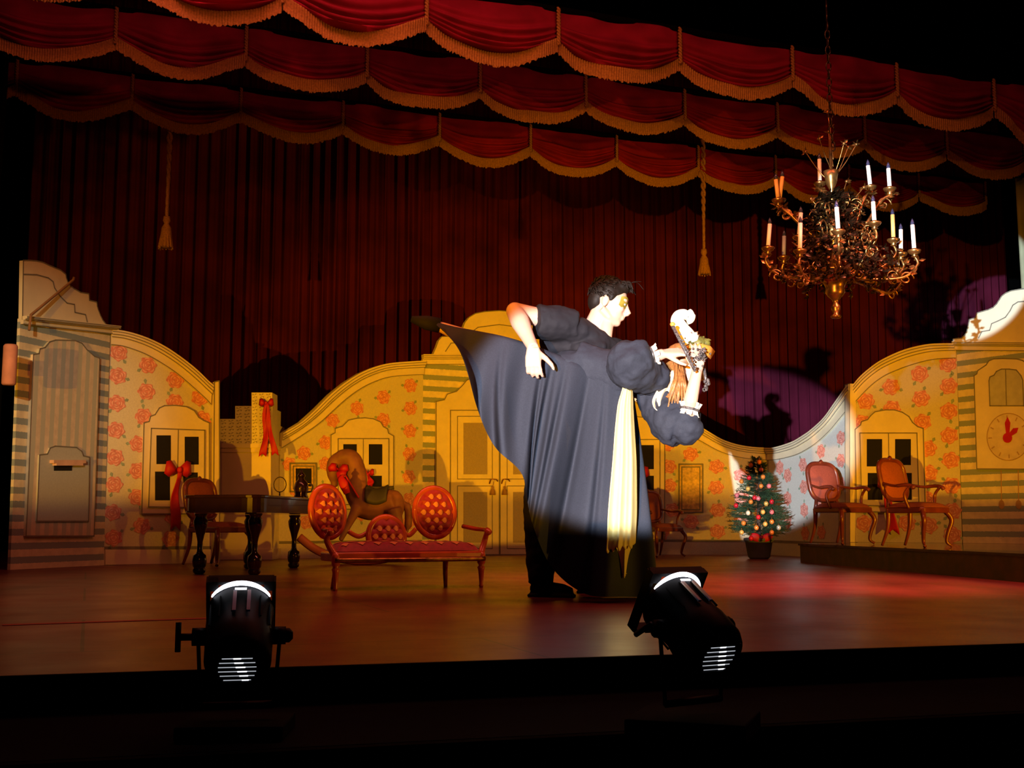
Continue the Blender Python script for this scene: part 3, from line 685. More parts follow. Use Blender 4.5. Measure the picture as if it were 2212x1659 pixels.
# ------------------------------------------------------------------ chairs
def leg_path(x, y, h, ox, oy): # cabriole
    return bez([(x, y, h), (x+ox*.035, y+oy*.035, h*.75), (x+ox*.01, y+oy*.01, h*.4), (x+ox*.0, y+oy*.0, h*.15), (x+ox*.03, y+oy*.03, 0.012)], 5)
def make_chair(label, arms=True, rect_back=False, group=None):
    t = thing('armchair' if arms else 'side_chair', label, 'chair', (0, 0, 0), group)
    sh = .35; wd, dp = .21, .20
    m = M(); ol = [(-wd*.88, -dp), (wd*.88, -dp), (wd*.96, 0), (wd, dp*.8), (wd*.9, dp), (-wd*.9, dp), (-wd, dp*.8), (-wd*.96, 0)]
    m.prism(ol, ident, sh-.05, sh); m.build('seat_rail', m_wood, t, mods=[('BEVEL', dict(width=.01, segments=2))])
    def cush(u, v):
        x = (u-.5)*2; y = (v-.5)*2; r = max(0, 1-abs(x)**4)*max(0, 1-abs(y)**4)
        return Vector((x*wd*.92, y*dp*.95, sh+.004+.045*r**.5))
    m = M(); m.grid(cush, 14, 14); m.prism([(-wd*.92, -dp*.95), (wd*.92, -dp*.95), (wd*.92, dp*.95), (-wd*.92, dp*.95)], ident, sh+.001, sh+.004)
    m.build('seat', m_fabric, t)
    for sx in (-1, 1):
        m = M(); p_ = leg_path(sx*wd*.86, dp*.82, sh-.03, sx, 1); m.tube(p_, [lerp(.026, .011, i/(len(p_)-1)) for i in range(len(p_)-1)]+[.016], 8); m.build('leg', m_wood, t)
        m = M(); p_ = bez([(sx*wd*.8, -dp*.92, sh-.01), (sx*wd*.8, -dp*.98, sh*.5), (sx*wd*.84, -dp*1.28, .012)], 6); m.tube(p_, [lerp(.024, .012, i/(len(p_)-1)) for i in range(len(p_))], 8); m.build('leg', m_wood, t)
    # back: rounded upright shape
    bh0, bh1 = sh+.07, .78; n = 44
    def bo(sc_, k=3.4):
        out = []
        for i in range(n):
            q = 2*PI*i/n; c_, s_ = math.cos(q), math.sin(q)
            out.append((math.copysign(abs(c_)**(2/k), c_)*wd*.92*sc_*(1+.06*s_), (bh0+bh1)/2+math.copysign(abs(s_)**(2/k), s_)*(bh1-bh0)/2*sc_*(1+(.0 if s_ < 0 else .02*math.cos(q*2+PI)))))
        return out
    lean = lambda z: -dp*.95-(z-sh)*.18
    fr = lambda a_, z_, d: Vector((a_, lean(z_)+d, z_))
    m = M(); pth = [fr(a_, z_, 0) for a_, z_ in bo(1)]; m.tube(pth+[pth[0]], .022, 8, caps=False)
    m.tube([fr(-.04, bh1-.003, .005), fr(0, bh1+.022, .01), fr(.04, bh1-.003, .005)], [.012, .022, .012], 8)
    for sx in (-1, 1): m.tube([fr(sx*wd*.62, bh0+.01, 0), (sx*wd*.78, -dp*.93, sh-.01)], .018, 8)
    bf = m.build('back_frame', m_wood, t)
    m = M(); q = bo(.93)
    for sgn in (1, -1):
        vs = [fr(a_, z_, 0) for a_, z_ in q]; cz = (bh0+bh1)/2
        vs2 = [fr(a_*.7, cz+(z_-cz)*.72, .028*sgn) for a_, z_ in q]
        m.add(vs+vs2+[fr(0, cz, .036*sgn)], [(i, (i+1) % n, n+(i+1) % n, n+i) for i in range(n)]+[(n+i, n+(i+1) % n, 2*n) for i in range(n)], 0, True)
    m.build('backrest', m_fabric, t)
    if arms:
        for sx in (-1, 1):
            m = M(); az = sh+.19
            m.tube(bez([fr(sx*wd*.84, az+.03, 0), (sx*wd*1.06, -dp*.4, az), (sx*wd*1.12, dp*.2, az+.005), (sx*wd*1.10, dp*.52, az-.005), (sx*wd*1.12, dp*.62, az-.03)], 6), [.012]*8+[.016]*12+[.020]*4+[.014], 8)
            m.tube(bez([(sx*wd*1.10, dp*.45, az-.005), (sx*wd*1.12, dp*.15, az-.08), (sx*wd*.97, dp*.25, sh-.01)], 6), .013, 8)
            m.build('armrest', m_wood, t)
    return t
def place(t, p, rz, s=1.0): t.location = p; t.rotation_euler = (0, 0, rz); t.scale = (s, s, s); return t
ch = make_chair('terracotta armchair on the platform, left one beside the small white cabinet')
place(ch, F(1822, 1176, PH), math.radians(-150), 1.0)
c2 = copy_tree(ch); c2['label'] = 'terracotta armchair on the platform in front of the window, the right one'
place(c2, F(1985, 1182, PH), math.radians(-142), .94)
c3 = copy_tree(ch); c3['label'] = 'terracotta armchair standing on the boards behind the dancers, near the gold panel'
place(c3, F(1428, 1203), math.radians(-150), .98)
c4 = make_chair('armless terracotta chair pulled up to the dark table at left', arms=False)
place(c4, F(470, 1222), math.radians(-120), 1.0)
for o in (ch, c2, c3, c4): o['group'] = 'terracotta upholstered chairs'

# small cabinet behind the left armchair
c = F(1800, 1161, PH)
t = thing('small_cabinet', 'small white cabinet with a green front, behind the left armchair on the platform', 'cabinet', c)
m = M()
for z_ in (.01, .24): m.box(c+Vector((0, 0, z_)), (.19, .12, .018))
for x_ in (-.085, .085): m.box(c+Vector((x_, 0, .125)), (.014, .11, .211))
m.box(c+Vector((0, .05, .125)), (.156, .008, .21)); m.build('cabinet_body', m_white, t, world='x')
m = M()
for x_ in (-.039, .039): m.box(c+Vector((x_, -.05, .125)), (.07, .008, .19))
m.build('front_panel', mat('cabinet_green', (.12, .32, .24), .6), t, world='x')

# ------------------------------------------------------------------ settee
sa, sb = F(722, 1277), F(1046, 1269)
se = (sb-sa).normalized(); SW = (sb-sa).length; cen = (sa+sb)/2
t = thing('settee', 'small crimson settee with three tufted oval backs and gold dots, left of the dancers', 'sofa', (0, 0, 0))
hw = SW/2; SD = .30; sh = .215
def P3(x, y, z): return Vector((x, y, z))
def rng(n, a, b_): return [lerp(a, b_, i/(n-1)) for i in range(n)]
m = M(); m.prism([(-hw, 0), (-hw*.6, -.018), (0, -.03), (hw*.6, -.018), (hw, 0), (hw, SD), (-hw, SD)], ident, sh-.055, sh); m.build('seat_rail', m_setwood, t, mods=[('BEVEL', dict(width=.012, segments=3))])
m = M(); m.tube(bez([(-hw, -.008, sh-.045), (-hw*.5, -.03, sh-.045), (0, -.04, sh-.045), (hw*.5, -.03, sh-.045), (hw, -.008, sh-.045)], 6), .014, 8); m.build('carved_edge', m_brass, t)
def cush(u, v):
    x = (u-.5)*2; y = (v-.5)*2; r = max(0, 1-abs(x)**10)*max(0, 1-abs(y)**4)
    return Vector((x*hw*.95, SD/2+y*SD*.48, sh+.003+.055*r**.5))
m = M(); m.grid(cush, 40, 14)
def dot(m, fn, u, v, r, asp):
    c_ = fn(u, v); e_ = 1e-3; du = (fn(u+e_, v)-c_)/e_; dv = (fn(u, v+e_)-c_)/e_; n_ = du.cross(dv).normalized()
    vs = []
    for i in range(16):
        q = 2*PI*i/16; rr_ = r*(1+.18*math.cos(4*q)); uu = u+rr_*math.cos(q)/du.length; vv = v+rr_*math.sin(q)*asp/max(dv.length, 1e-4)
        vs.append(fn(min(max(uu, .001), .999), min(max(vv, .001), .999))+n_*.0035)
    m.add(vs+[c_+n_*.005], [(i, (i+1) % 16, 16) for i in range(16)], 1, True)
for i in range(9): dot(m, cush, (i+.5)/9, .13, .021, .9)
for i in range(8): dot(m, cush, (i+1)/9, .30, .021, .9)
for i in range(9): dot(m, cush, (i+.5)/9, .62, .021, .9)
m.build('seat', [m_setfab, m_dot], t)
def oval(cx, cz, rx, rz_, zmin, lean=.10, rz0=0):
    n = 40; Rr = Matrix.Rotation(rz0, 3, 'Z'); o_ = Vector((cx, SD-.02, 0))
    def fr(a_, z_, d): return o_+Rr @ Vector((a_, (z_-sh)*lean*1.5-d, 0))+Vector((0, 0, z_))
    pts = []
    for i in range(n+1):
        q = -PI/2+2*PI*i/n; pts.append((rx*math.cos(q), max(zmin, cz+rz_*math.sin(q))))
    m = M(); m.tube([fr(a_, z_, 0) for a_, z_ in pts], .02, 8, caps=False)
    if zmin < sh+.04: m.tube([fr(-rx*.55, sh+.06, .0), (fr(-rx*.5, sh-.01, 0))], .014, 8); m.tube([fr(rx*.55, sh+.06, 0), fr(rx*.5, sh-.01, 0)], .014, 8)
    b0 = m.build('back_frame', m_setwood, t)
    m = M(); tb = []
    for r_ in range(-3, 4):
        for c_ in range(-3, 4):
            x_ = (c_+.5*(r_ % 2))*.052; z_ = r_*.048
            if (x_/rx)**2+(z_/rz_)**2 < .8: tb.append((x_, cz+z_))
    dia = [(x_+.026, z_) for x_, z_ in tb]+[(x_-.026, z_) for x_, z_ in tb]
    def sf(x_, z_, d0=0):
        q = (x_/rx)**2+((z_-cz)/rz_)**2; b_ = .045*max(0, 1-q)**.5
        for tx, tz in tb: b_ -= .02*math.exp(-((x_-tx)**2+(z_-tz)**2)/.00012)
        return fr(x_, z_, b_+d0)
    K = 16
    rings = [[(rx*.93*k/K*math.cos(2*PI*i/48), max(zmin, cz+rz_*.93*k/K*math.sin(2*PI*i/48))) for i in range(48)] for k in range(1, K+1)]
    vs = [sf(*p_) for r_ in rings for p_ in r_]+[sf(0, cz)]
    fs = [(k*48+i, k*48+(i+1) % 48, (k+1)*48+(i+1) % 48, (k+1)*48+i) for k in range(K-1) for i in range(48)]+[(i, (i+1) % 48, len(vs)-1) for i in range(48)]
    m.add(vs, fs, 0, True)
    for x_, z_ in set((round(a_, 4), round(b_, 4)) for a_, b_ in dia):
        if (x_/rx)**2+((z_-cz)/rz_)**2 < .74 and z_ > zmin+.02:
            cc = [sf(x_+.015*math.cos(q*PI/6)*(1+.2*math.cos(q*PI*2/3)), z_+.017*math.sin(q*PI/6), .003) for q in range(12)]
            m.add(cc+[sf(x_, z_, .005)], [(i, (i+1) % 12, 12) for i in range(12)], 1, True)
    m.add([fr(a_*.93, cz+(z_-cz)*.93, -.012) for a_, z_ in pts[:-1]], [tuple(range(n))], 0)
    m.build('backrest', [m_setfab, m_dot], b0)
oval(-hw+.055, .445, .118, .148, .26, rz0=.35)
oval(hw-.20, .445, .125, .148, .26, rz0=-.1)
oval(-.055, .30, .11, .115, .265, lean=.1)
m = M()
for a_, b_ in (((-hw+.17, .33), (-.15, .335)), ((.05, .335), (hw-.32, .345))):
    m = M(); m.tube(bez([(a_[0], SD+.005, a_[1]), ((a_[0]+b_[0])/2, SD+.01, a_[1]-.03), (b_[0], SD+.005, b_[1])], 6), .014, 8); m.build('back_rail', m_setwood, t)
for sx in (-1, 1):
    m = M(); x_ = sx*hw
    m.tube(bez([(x_-sx*.02, SD*.95, .36), (x_+sx*.02, SD*.6, .345), (x_+sx*.03, SD*.25, .34), (x_+sx*.025, SD*.06, .335), (x_+sx*.03, -.005, .32)], 6), [.013]*18+[.02]*7, 8)
    m.tube(bez([(x_+sx*.025, .02, .325), (x_+sx*.03, .06, .28), (x_-sx*.01, .03, sh-.02)], 6), [lerp(.014, .022, i/12) for i in range(13)], 8)
    m.build('armrest', m_setwood, t)
    m = M(); m.lathe((x_-sx*.012, .018, 0), [(.010, 0), (.014, .01), (.011, .02), (.018, .10), (.024, .12), (.014, .13), (.024, .145), (.026, .19), (.02, .21)], 12); m.build('leg', m_setwood, t)
    m = M(); p_ = bez([(sx*(hw-.07 if sx < 0 else hw-.16), SD*.72, sh-.04), (sx*(hw-.07 if sx < 0 else hw-.16), SD*.74, .1), (sx*(hw-.06 if sx < 0 else hw-.15), SD*.80, .0)], 5); m.tube(p_, [lerp(.02, .012, i/10) for i in range(11)], 8); m.build('leg', m_setwood, t)
t.location = cen; t.rotation_euler = (0, 0, math.atan2(se.y, se.x))

# ------------------------------------------------------------------ dark table
FL, FR_, BR, BL = Vector((-2.42, 8.45, 0)), Vector((-1.80, 8.30, 0)), Vector((-1.52, 10.0, 0)), Vector((-2.36, 10.1, 0))
t = thing('carved_table', 'dark polished table with carved bulbous legs, left of the settee', 'table', (FL+BR)/2)
TZ = .585
def rounded(cs, r):
    out = []
    for i, c_ in enumerate(cs):
        a_, b_ = cs[i-1], cs[(i+1) % len(cs)]; p0 = c_+(a_-c_).normalized()*r; p1 = c_+(b_-c_).normalized()*r
        for k in range(7):
            q = k/6; out.append(((p0*(1-q)**2+c_*2*q*(1-q)+p1*q*q).x, (p0*(1-q)**2+c_*2*q*(1-q)+p1*q*q).y))
    return out
cs = [FL, FR_, BR, BL]; cc = sum(cs, Vector())/4
m = M(); m.prism(rounded(cs, .16), ident, TZ-.022, TZ); m.build('tabletop', m_dark, t, world='x', mods=[('BEVEL', dict(width=.006, segments=2))])
m = M(); pr = rounded([cc+(c_-cc)*.95 for c_ in cs], .14)
for k in range(len(pr)):
    pass
m.prism(pr, ident, TZ-.115, TZ-.0225); m.prism(rounded([cc+(c_-cc)*.97 for c_ in cs], .14), ident, TZ-.128, TZ-.1155)
m.build('apron', m_dark, t, world='x')
for c_ in (F(430, 1240), F(549, 1242), F(634, 1227), Vector((-2.22, 9.9, 0))):
    m = M(); d_ = (c_-cc).normalized()
    m.lathe(c_, [(.03, 0), (.045, .012), (.05, .03), (.04, .045), (.05, .06), (.055, .10), (.05, .14), (.03, .155), (.022, .17), (.02, .24), (.03, .29), (.048, .35), (.055, .40), (.04, .43), (.05, .445), (.05, TZ-.13)], 16)
    m.build('leg', m_dark, t, world='x')
c = W(650, 1077, 9.5); c.z = TZ
t = thing('lantern', 'dark lantern-shaped jar on the far end of the dark table', 'lantern', c)
m = M(); m.lathe(c, [(.055, 0), (.06, .01), (.05, .03), (.062, .08), (.05, .13), (.025, .155), (.022, .175)], 18); m.build('jar_body', m_dark, t, world='x')
m = M(); m.lathe(c+Vector((0, 0, .175)), [(.03, 0), (.035, .01), (.02, .03), (.008, .04), (.012, .05), (0, .06)], 14); m.build('lid', m_dark, t, world='x')
m = M(); m.tube(bez([c+Vector((.045, 0, .12)), c+Vector((.09, 0, .11)), c+Vector((.085, 0, .06)), c+Vector((.055, 0, .05))], 5), .006, 6); m.build('handle', m_dark, t, world='x')
c = W(604, 1077, 9.3); c.z = TZ
t = thing('wire_stand', 'thin looped wire stand on the dark table, left of the jar', 'stand', c)
m = M(); m.lathe(c, [(.03, 0), (.03, .006), (.006, .01), (.004, .05)], 12); m.build('foot', m_brassd, t, world='x')
m = M(); m.tube([c+Vector((.05*math.sin(q*PI/8), 0, .105-.06*math.cos(q*PI/8))) for q in range(17)], .004, 6); m.build('wire_loop', m_brassd, t, world='x')

# ------------------------------------------------------------------ rocking horse
HY = 11.0
def H(px, py, dy=0): return W(px, py, HY+dy)
base = F(765, 1218)
t = thing('rocking_horse', 'brown rocking horse with dark saddle and red bridle bow, behind the settee', 'rocking horse', base)
m = M()
m.tube(bez([H(722, 1042), H(720, 1020), H(724, 998), H(740, 988)], 4), [.035, .04, .052, .06, .065, .07, .07, .072, .07, .07, .07, .07, .06][:13], 12)
m.tube(bez([H(732, 990), H(757, 990), H(768, 1020), H(770, 1060), H(785, 1085)], 5), [lerp(.075, .13, i/20) for i in range(21)], 14)
m.tube(bez([H(770, 1080), H(800, 1095), H(835, 1090), H(855, 1085)], 5), [.12, .13, .135, .135, .13, .13, .125, .12, .12, .12, .125, .13, .135, .14, .13, .11], 14)
m.ell(H(850, 1092), (.11, .11, .15)); m.ell(H(723, 1046), (.035, .035, .035))
for sy in (-.09, .09):
    m.tube([H(772, 1095, sy), H(752, 1135, sy*1.2), H(735, 1168, sy*1.5)], [.055, .035, .025], 10)
    m.tube([H(850, 1100, sy), H(862, 1140, sy*1.2), H(852, 1175, sy*1.5)], [.08, .045, .025], 10)
    m.tube([H(735, 983, sy*.45), H(737, 972, sy*.5)], [.02, .006], 8)
hb = m.build('horse_body', m_horse, t, world='x', mods=rmesh(.012, 6))
m = M(); m.grid(lambda u, v: H(792+46*u, 1060+26*math.sin(PI*(.15+.7*u))*0+8*math.sin(PI*u), 0)+Vector((0, .15*math.cos(PI*v), .03*math.sin(PI*v)*1+(-.10+.13*math.sin(PI*v)))), 10, 12)
m.tube([H(778, 1052), H(800, 1056), H(835, 1056), H(851, 1053)], [.02, .024, .024, .016], 8)
m.build('saddle', m_saddle, t, world='x', mods=[('SOLIDIFY', dict(thickness=.02))])
m = M(); m.tube(bez([H(745, 975), H(768, 990), H(780, 1020), H(782, 1055)], 5), [.02, .035, .03, .035, .03, .035, .03, .035, .03, .03, .03, .03, .03, .02, .02, .015], 8); m.build('mane', m_saddle, t, world='x')
m = M(); m.tube(bez([H(868, 1085), H(880, 1095), H(882, 1130), H(876, 1160)], 5), [.02]*4+[.035]*8+[.015]*4, 8); m.build('tail', m_horse, t, world='x')
for sy in (-.15, .15):
    m = M(); b0 = F(770, 1218).z
    pth = bez([H(646, 1160, sy), H(680, 1186, sy), H(725, 1204, sy), H(780, 1212, sy), H(840, 1205, sy), H(890, 1180, sy)], 6); m.tube(pth, .028, 8, flat=1.4); m.build('rocker', m_rock, t, world='x')
m = M()
for x_ in (738, 851): m.tube([H(x_, 1198, -.17), H(x_, 1198, .17)], .018, 8)
for x_ in (735, 852):
    for sy in (-.13, .13): m.tube([H(x_, 1170, sy), H(x_+2, 1200, sy*1.1)], .016, 8)
m.build('cross_bar', m_rock, t, world='x')
m = M(); 
for (x0, y0), (x1, y1), w_ in (((728, 1018), (712, 1005), .05), ((728, 1018), (745, 1028), .055), ((728, 1016), (752, 1010), .045)):
    a_, b_ = H(x0, y0, -.09), H(x1, y1, -.11); d_ = (b_-a_); p_ = Vector((-d_.z, 0, d_.x)).normalized()
    m.add([a_, lerp(a_, b_, .6)+p_*w_, b_+p_*w_*.6, b_-p_*w_*.6, lerp(a_, b_, .6)-p_*w_, lerp(a_, b_, .6)+Vector((0, -.03, 0))], [(0, 1, 5), (1, 2, 5), (2, 3, 5), (3, 4, 5), (4, 0, 5)], 0, True)
m.tube([H(730, 1020, -.1), H(742, 1045, -.12), H(750, 1066, -.12)], [.02, .045, .03], 8, flat=.4, flatdir=(0, 1, 0))
m.tube([H(722, 1008, -.075), H(745, 1025, -.10), H(775, 1075, -.15)], .009, 6)
m.build('bridle_bow', m_redrib, t, world='x', mods=[('SOLIDIFY', dict(thickness=.005))])

# ------------------------------------------------------------------ Christmas tree
tb = F(1640, 1207); TY = tb.y
t = thing('christmas_tree', 'small dark Christmas tree in a pot before the curved rose wing', 'tree', tb)
m = M(); m.lathe(tb, [(.10, 0), (.12, .02), (.15, .19), (.165, .20), (.165, .225), (.14, .23), (.14, .2)], 20); m.build('pot', m_pot, t, world='x')
top = W(1640, 985, TY)
m = M(); m.tube([tb+Vector((0, 0, .2)), top], [.03, .008], 8); m.build('trunk', m_bark, t, world='x')
zt0, zt1 = tb.z+.27, top.z; m = M(); rnd = random.Random(4)
def tree_r(z_): q = (z_-zt0)/(zt1-zt0); return .36*(1-q)**.75*(1 if q > .12 else .75+q*2)+.02
for i in range(520):
    q = rnd.random()**1.25; z_ = lerp(zt0, zt1-.02, q); an = rnd.uniform(0, 2*PI); L = tree_r(z_)*rnd.uniform(.8, 1.08)
    d_ = Vector((math.cos(an), math.sin(an), rnd.uniform(-.1, .25))); p0 = Vector((tb.x, tb.y, z_)); p1 = p0+d_*L
    m.tube([p0.lerp(p1, .2), p1], [.004, .002], 4, smooth=False, caps=False)
    for k in range(16):
        s_ = .25+.75*k/15; c_ = p0.lerp(p1, s_); s2 = d_.cross(Vector((0, 0, 1))).normalized()
        for sg in (-1, 1):
            tip = c_+d_*.03+s2*sg*rnd.uniform(.02, .042)+Vector((0, 0, rnd.uniform(-.02, .025)))
            m.add([c_-d_*.006, c_+d_*.006, tip], [(0, 1, 2)])
m.build('foliage', m_pine, t, world='raw')
bc = {'orange': (.85, .25, .04), 'red': (.7, .02, .03), 'pink': (.8, .2, .2), 'gold': (.8, .45, .1), 'cream': (.85, .75, .5)}
bm_ = {k: mat('bauble_'+k, v, .2, metal=.2, var=.05) for k, v in bc.items()}
BA = [(1640, 998, 'orange', 'at the very top'), (1622, 1005, 'orange', 'high on the left'), (1644, 1015, 'pink', 'high near the centre'), (1618, 1032, 'red', 'upper left'), (1602, 1040, 'orange', 'at the upper left edge'), (1648, 1030, 'orange', 'upper right near the red wall shadow'), (1616, 1056, 'gold', 'left of centre above the middle'), (1644, 1050, 'orange', 'just above the middle'), (1661, 1050, 'pink', 'upper right edge'), (1630, 1075, 'red', 'in the middle'), (1622, 1084, 'orange', 'middle left'), (1638, 1077, 'pink', 'middle, right of the red one'), (1655, 1088, 'gold', 'middle right'), (1667, 1084, 'red', 'at the right edge, middle height'), (1590, 1092, 'red', 'at the left edge, middle height'), (1616, 1108, 'cream', 'below the middle on the left'), (1648, 1106, 'gold', 'below the middle, right of centre'), (1667, 1106, 'pink', 'lower right'), (1638, 1117, 'red', 'low in the centre'), (1667, 1127, 'orange', 'low on the right'), (1606, 1130, 'orange', 'low on the left'), (1653, 1132, 'gold', 'low, right of centre'), (1602, 1150, 'gold', 'at the bottom left'), (1667, 1150, 'orange', 'at the bottom right'), (1622, 1163, 'red', 'at the bottom centre'), (1682, 1140, 'cream', 'at the lower right edge'), (1634, 1140, 'orange', 'low, just left of centre'), (1592, 1070, 'pink', 'left edge above the middle')]
for x_, y_, k_, wh in BA:
    p_ = W(x_, y_, TY); R_ = tree_r(p_.z); dx = p_.x-tb.x; yy = -math.sqrt(max(.0, (R_*1.0)**2-dx*dx))-.01; p_ = W(x_, y_, TY+yy)
    b0 = thing('bauble', '%s bauble hanging on the Christmas tree, %s' % (k_, wh), 'ornament', p_, 'baubles on the Christmas tree')
    m = M(); m.ell(p_, (.026, .026, .028), n=12); m.build('ball', bm_[k_], b0, world='x')
    m = M(); m.lathe(p_+Vector((0, 0, .033)), [(.009, 0), (.009, .010), (.003, .012), (.003, .022)], 8); m.build('cap', m_brass, b0, world='x')
m = M(); c = tb+Vector((0, -.14, .235))
for sg in (-1, 1): m.ell(c+Vector((sg*.06, 0, 0)), (.07, .025, .045), Matrix.Rotation(-sg*.4, 3, 'Y'))
m.ell(c+Vector((0, -.01, 0)), (.022, .03, .022))
o = m.build('ribbon_bow', m_redrib); tag(o, 'dark red bow tied at the foot of the Christmas tree pot', 'bow')

# ------------------------------------------------------------------ chandelier
CY = 7.4
def Cp(px, py, dy=0): return W(px, py, CY+dy)
cx0 = 1806
ctr = Cp(cx0, 560); t = thing('chandelier', 'ornate brass chandelier with white candles hanging at upper right', 'chandelier', Cp(1795, 300))
s1 = 1/338.0
m = M(); m.lathe(Cp(cx0, 688), [(0, 0), (.03, .004), (.036, .015), (.018, .03), (.028, .06), (.03, .08), (.016, .10), (.02, .12), (.05, .15), (.062, .17), (.058, .20), (.07, .23), (.13, .29), (.15, .305), (.14, .32), (.05, .33), (.03, .36), (.022, .5), (.05, .56), (.06, .6), (.03, .65), (.018, .72), (.015, .86), (.035, .90), (.042, .94), (.05, .985), (.03, .99), (.012, .98), (.009, 1.2), (0, 1.2)], 24)
m.build('central_stem', m_brass, t, world='x')
m = M()
for i in range(26):
    a_ = 2*PI*i/26; m.ell(Cp(cx0, 578)+Vector((.145*math.cos(a_), .145*math.sin(a_), 0)), (.013, .013, .016), n=8)
m.build('bead_ring', m_brass, t, world='x')
m = M(); zc = Cp(1795, 300).z
for i in range(16):
    z_ = zc-.05+i*.055; c_ = Vector((Cp(1795, 300).x+(cx0-1795)/338*max(0, .3-i*.05), CY, z_)); Rr = Matrix.Rotation((i % 2)*PI/2, 3, 'Z')
    m.tube([c_+Rr @ Vector((.016*math.cos(q*PI/5), 0, .034*math.sin(q*PI/5))) for q in range(11)], .0045, 5)
for i in range(24):
    z_ = zc+.85+i*.07; m.tube([Vector((Cp(1795, 300).x, CY, z_-.035)), Vector((Cp(1795, 300).x, CY, z_+.035))], .006, 5)
m.build('chain', m_brassd, t, world='x')
def leafy(m, c_, r_, rnd, n=5):
    for k in range(n):
        d_ = Vector((rnd.uniform(-1, 1), rnd.uniform(-1, 1), rnd.uniform(-.6, 1))).normalized()
        s_ = d_.orthogonal().normalized(); tip = c_+d_*r_; mid = c_+d_*r_*.55
        m.add([c_, mid+s_*r_*.32, tip, mid-s_*r_*.32, mid+d_.cross(s_)*r_*.15], [(0, 1, 4), (1, 2, 4), (2, 3, 4), (3, 0, 4)], 0, True)
rnd = random.Random(11)
# candles: px,py bottom ,len px, lean px, depth offset, colour
CA = [(1771, 396, 52, -1, .18, 0), (1681, 432, 44, -5, .0, 1), (1684, 432, 50, 6, .05, 1), (1880, 404, 46, -5, .15, 0), (1922, 408, 44, -3, .0, 0), (1726, 512, 52, 4, -.1, 0), (1811, 500, 52, -4, -.38, 0), (1889, 482, 46, -3, -.2, 0), (1930, 518, 54, -2, .12, 1), (1659, 536, 52, 4, -.05, 0), (1728, 542, 60, 1, -.28, 0), (1693, 556, 46, 1, .3, 2), (1946, 548, 52, 0, .2, 0), (1975, 542, 56, -4, -.02, 0), (1940, 580, 18, -2, .28, 2)]
for (x_, y_, L_, ln, dy, cI) in CA:
    b0 = Cp(x_, y_, dy); upv = (Cp(x_+ln, y_-L_, dy)-b0)
    cx_, cz_ = Cp(cx0, 560).x, 0
    tier = y_ < 470
    hub = Cp(cx0, 500 if tier else 590)
    m = M(); drop = .07 if tier else .16
    o1 = Vector((b0.x-hub.x, b0.y-hub.y, 0))
    p1 = hub+o1*.35+Vector((0, 0, -.04)); p2 = Vector((b0.x, b0.y, b0.z-drop))-o1*.18+Vector((0, 0, -.02)); p3 = Vector((b0.x, b0.y, b0.z-drop*.6))+o1*.03
    pth = bez([hub, p1, p2, p3, b0+Vector((0, 0, -.035))], 7)
    m.tube(pth, [lerp(.013, .008, i/(len(pth)-1)) for i in range(len(pth))], 7)
    # scroll under the arm
    e_ = o1.normalized() if o1.length > .01 else Vector((1, 0, 0)); sc0 = p2.lerp(p3, .3)
    m.tube([sc0+e_*(.05-.0022*q)*math.cos(q*.42)+Vector((0, 0, (.05-.0022*q)*math.sin(q*.42)-.03)) for q in range(20)], .006, 6)
    for q in (5, 9, 13, 17, 20, 24): leafy(m, pth[q], .055, rnd, 4)
    ar = m.build('arm', m_brass, t, world='x')
    m = M(); m.lathe(b0+Vector((0, 0, -.045)), [(.008, 0), (.022, .008), (.014, .018), (.034, .03), (.044, .045), (.042, .05), (.016, .047), (.014, .062)], 14); m.build('candle_cup', m_brass, ar, world='x')
    m = M(); mt = (m_candle, m_candley, mat('candle_grey', (.3, .32, .38), .5))[cI]
    m.tube([b0, b0+upv], .0135, 12); cn = m.build('candle', mt, ar, world='x')
    m = M(); m.lathe(b0+upv, [(.010, 0), (.013, .012), (.008, .03), (0, .045)], 10); m.build('bulb', m_bulb, ar, world='x')
# foliage of gilt scrolls and flowers
m = M()
for i in range(260):
    a_ = rnd.uniform(0, 2*PI); q = rnd.random()
    y_ = lerp(430, 600, q); r_ = (.10+.30*q)*rnd.uniform(.35, 1.0); c_ = Cp(cx0, y_)+Vector((r_*math.cos(a_), r_*math.sin(a_), 0))
    leafy(m, c_, rnd.uniform(.014, .036), rnd, 4)
    if i % 3 == 0: m.ell(c_, (.012, .012, .012), n=8)
    if i % 5 == 0:
        e_ = Vector((math.cos(a_), math.sin(a_), 0)); R_ = rnd.uniform(.03, .06)
        m.tube([c_+e_*R_*(1-k*.03)*math.cos(k*.45)+Vector((0, 0, R_*(1-k*.03)*math.sin(k*.45))) for k in range(15)], .0045, 5)
for x_, y_ in ((1770, 300), (1790, 285), (1793, 270), (1850, 312), (1788, 242), (1832, 318), (1740, 328), (1829, 392), (1752, 430), (1866, 405), (1853, 430), (1776, 440), (1823, 310)):
    c_ = Cp(x_, y_, rnd.uniform(-.08, .08)); leafy(m, c_, .035, rnd, 6); m.ell(c_, (.012, .012, .012), n=8)
    m.tube(bez([c_, c_.lerp(Cp(1798, min(y_+50, 440)), .45)+Vector((0, 0, -.05)), Cp(1800, min(y_+75, 450))], 5), .0035, 5)
m.build('gilt_foliage', m_brass, t, world='x')
m = M()
for i in range(520):
    a_ = rnd.uniform(0, 2*PI); q = rnd.random(); c_ = Cp(cx0, lerp(420, 620, q))+Vector(((.1+.36*q)*rnd.uniform(.3, 1)*math.cos(a_), (.1+.36*q)*rnd.uniform(.3, 1)*math.sin(a_), 0))
    leafy(m, c_, rnd.uniform(.03, .06), rnd, 4)
m.build('dark_foliage', m_brassd, t, world='x')

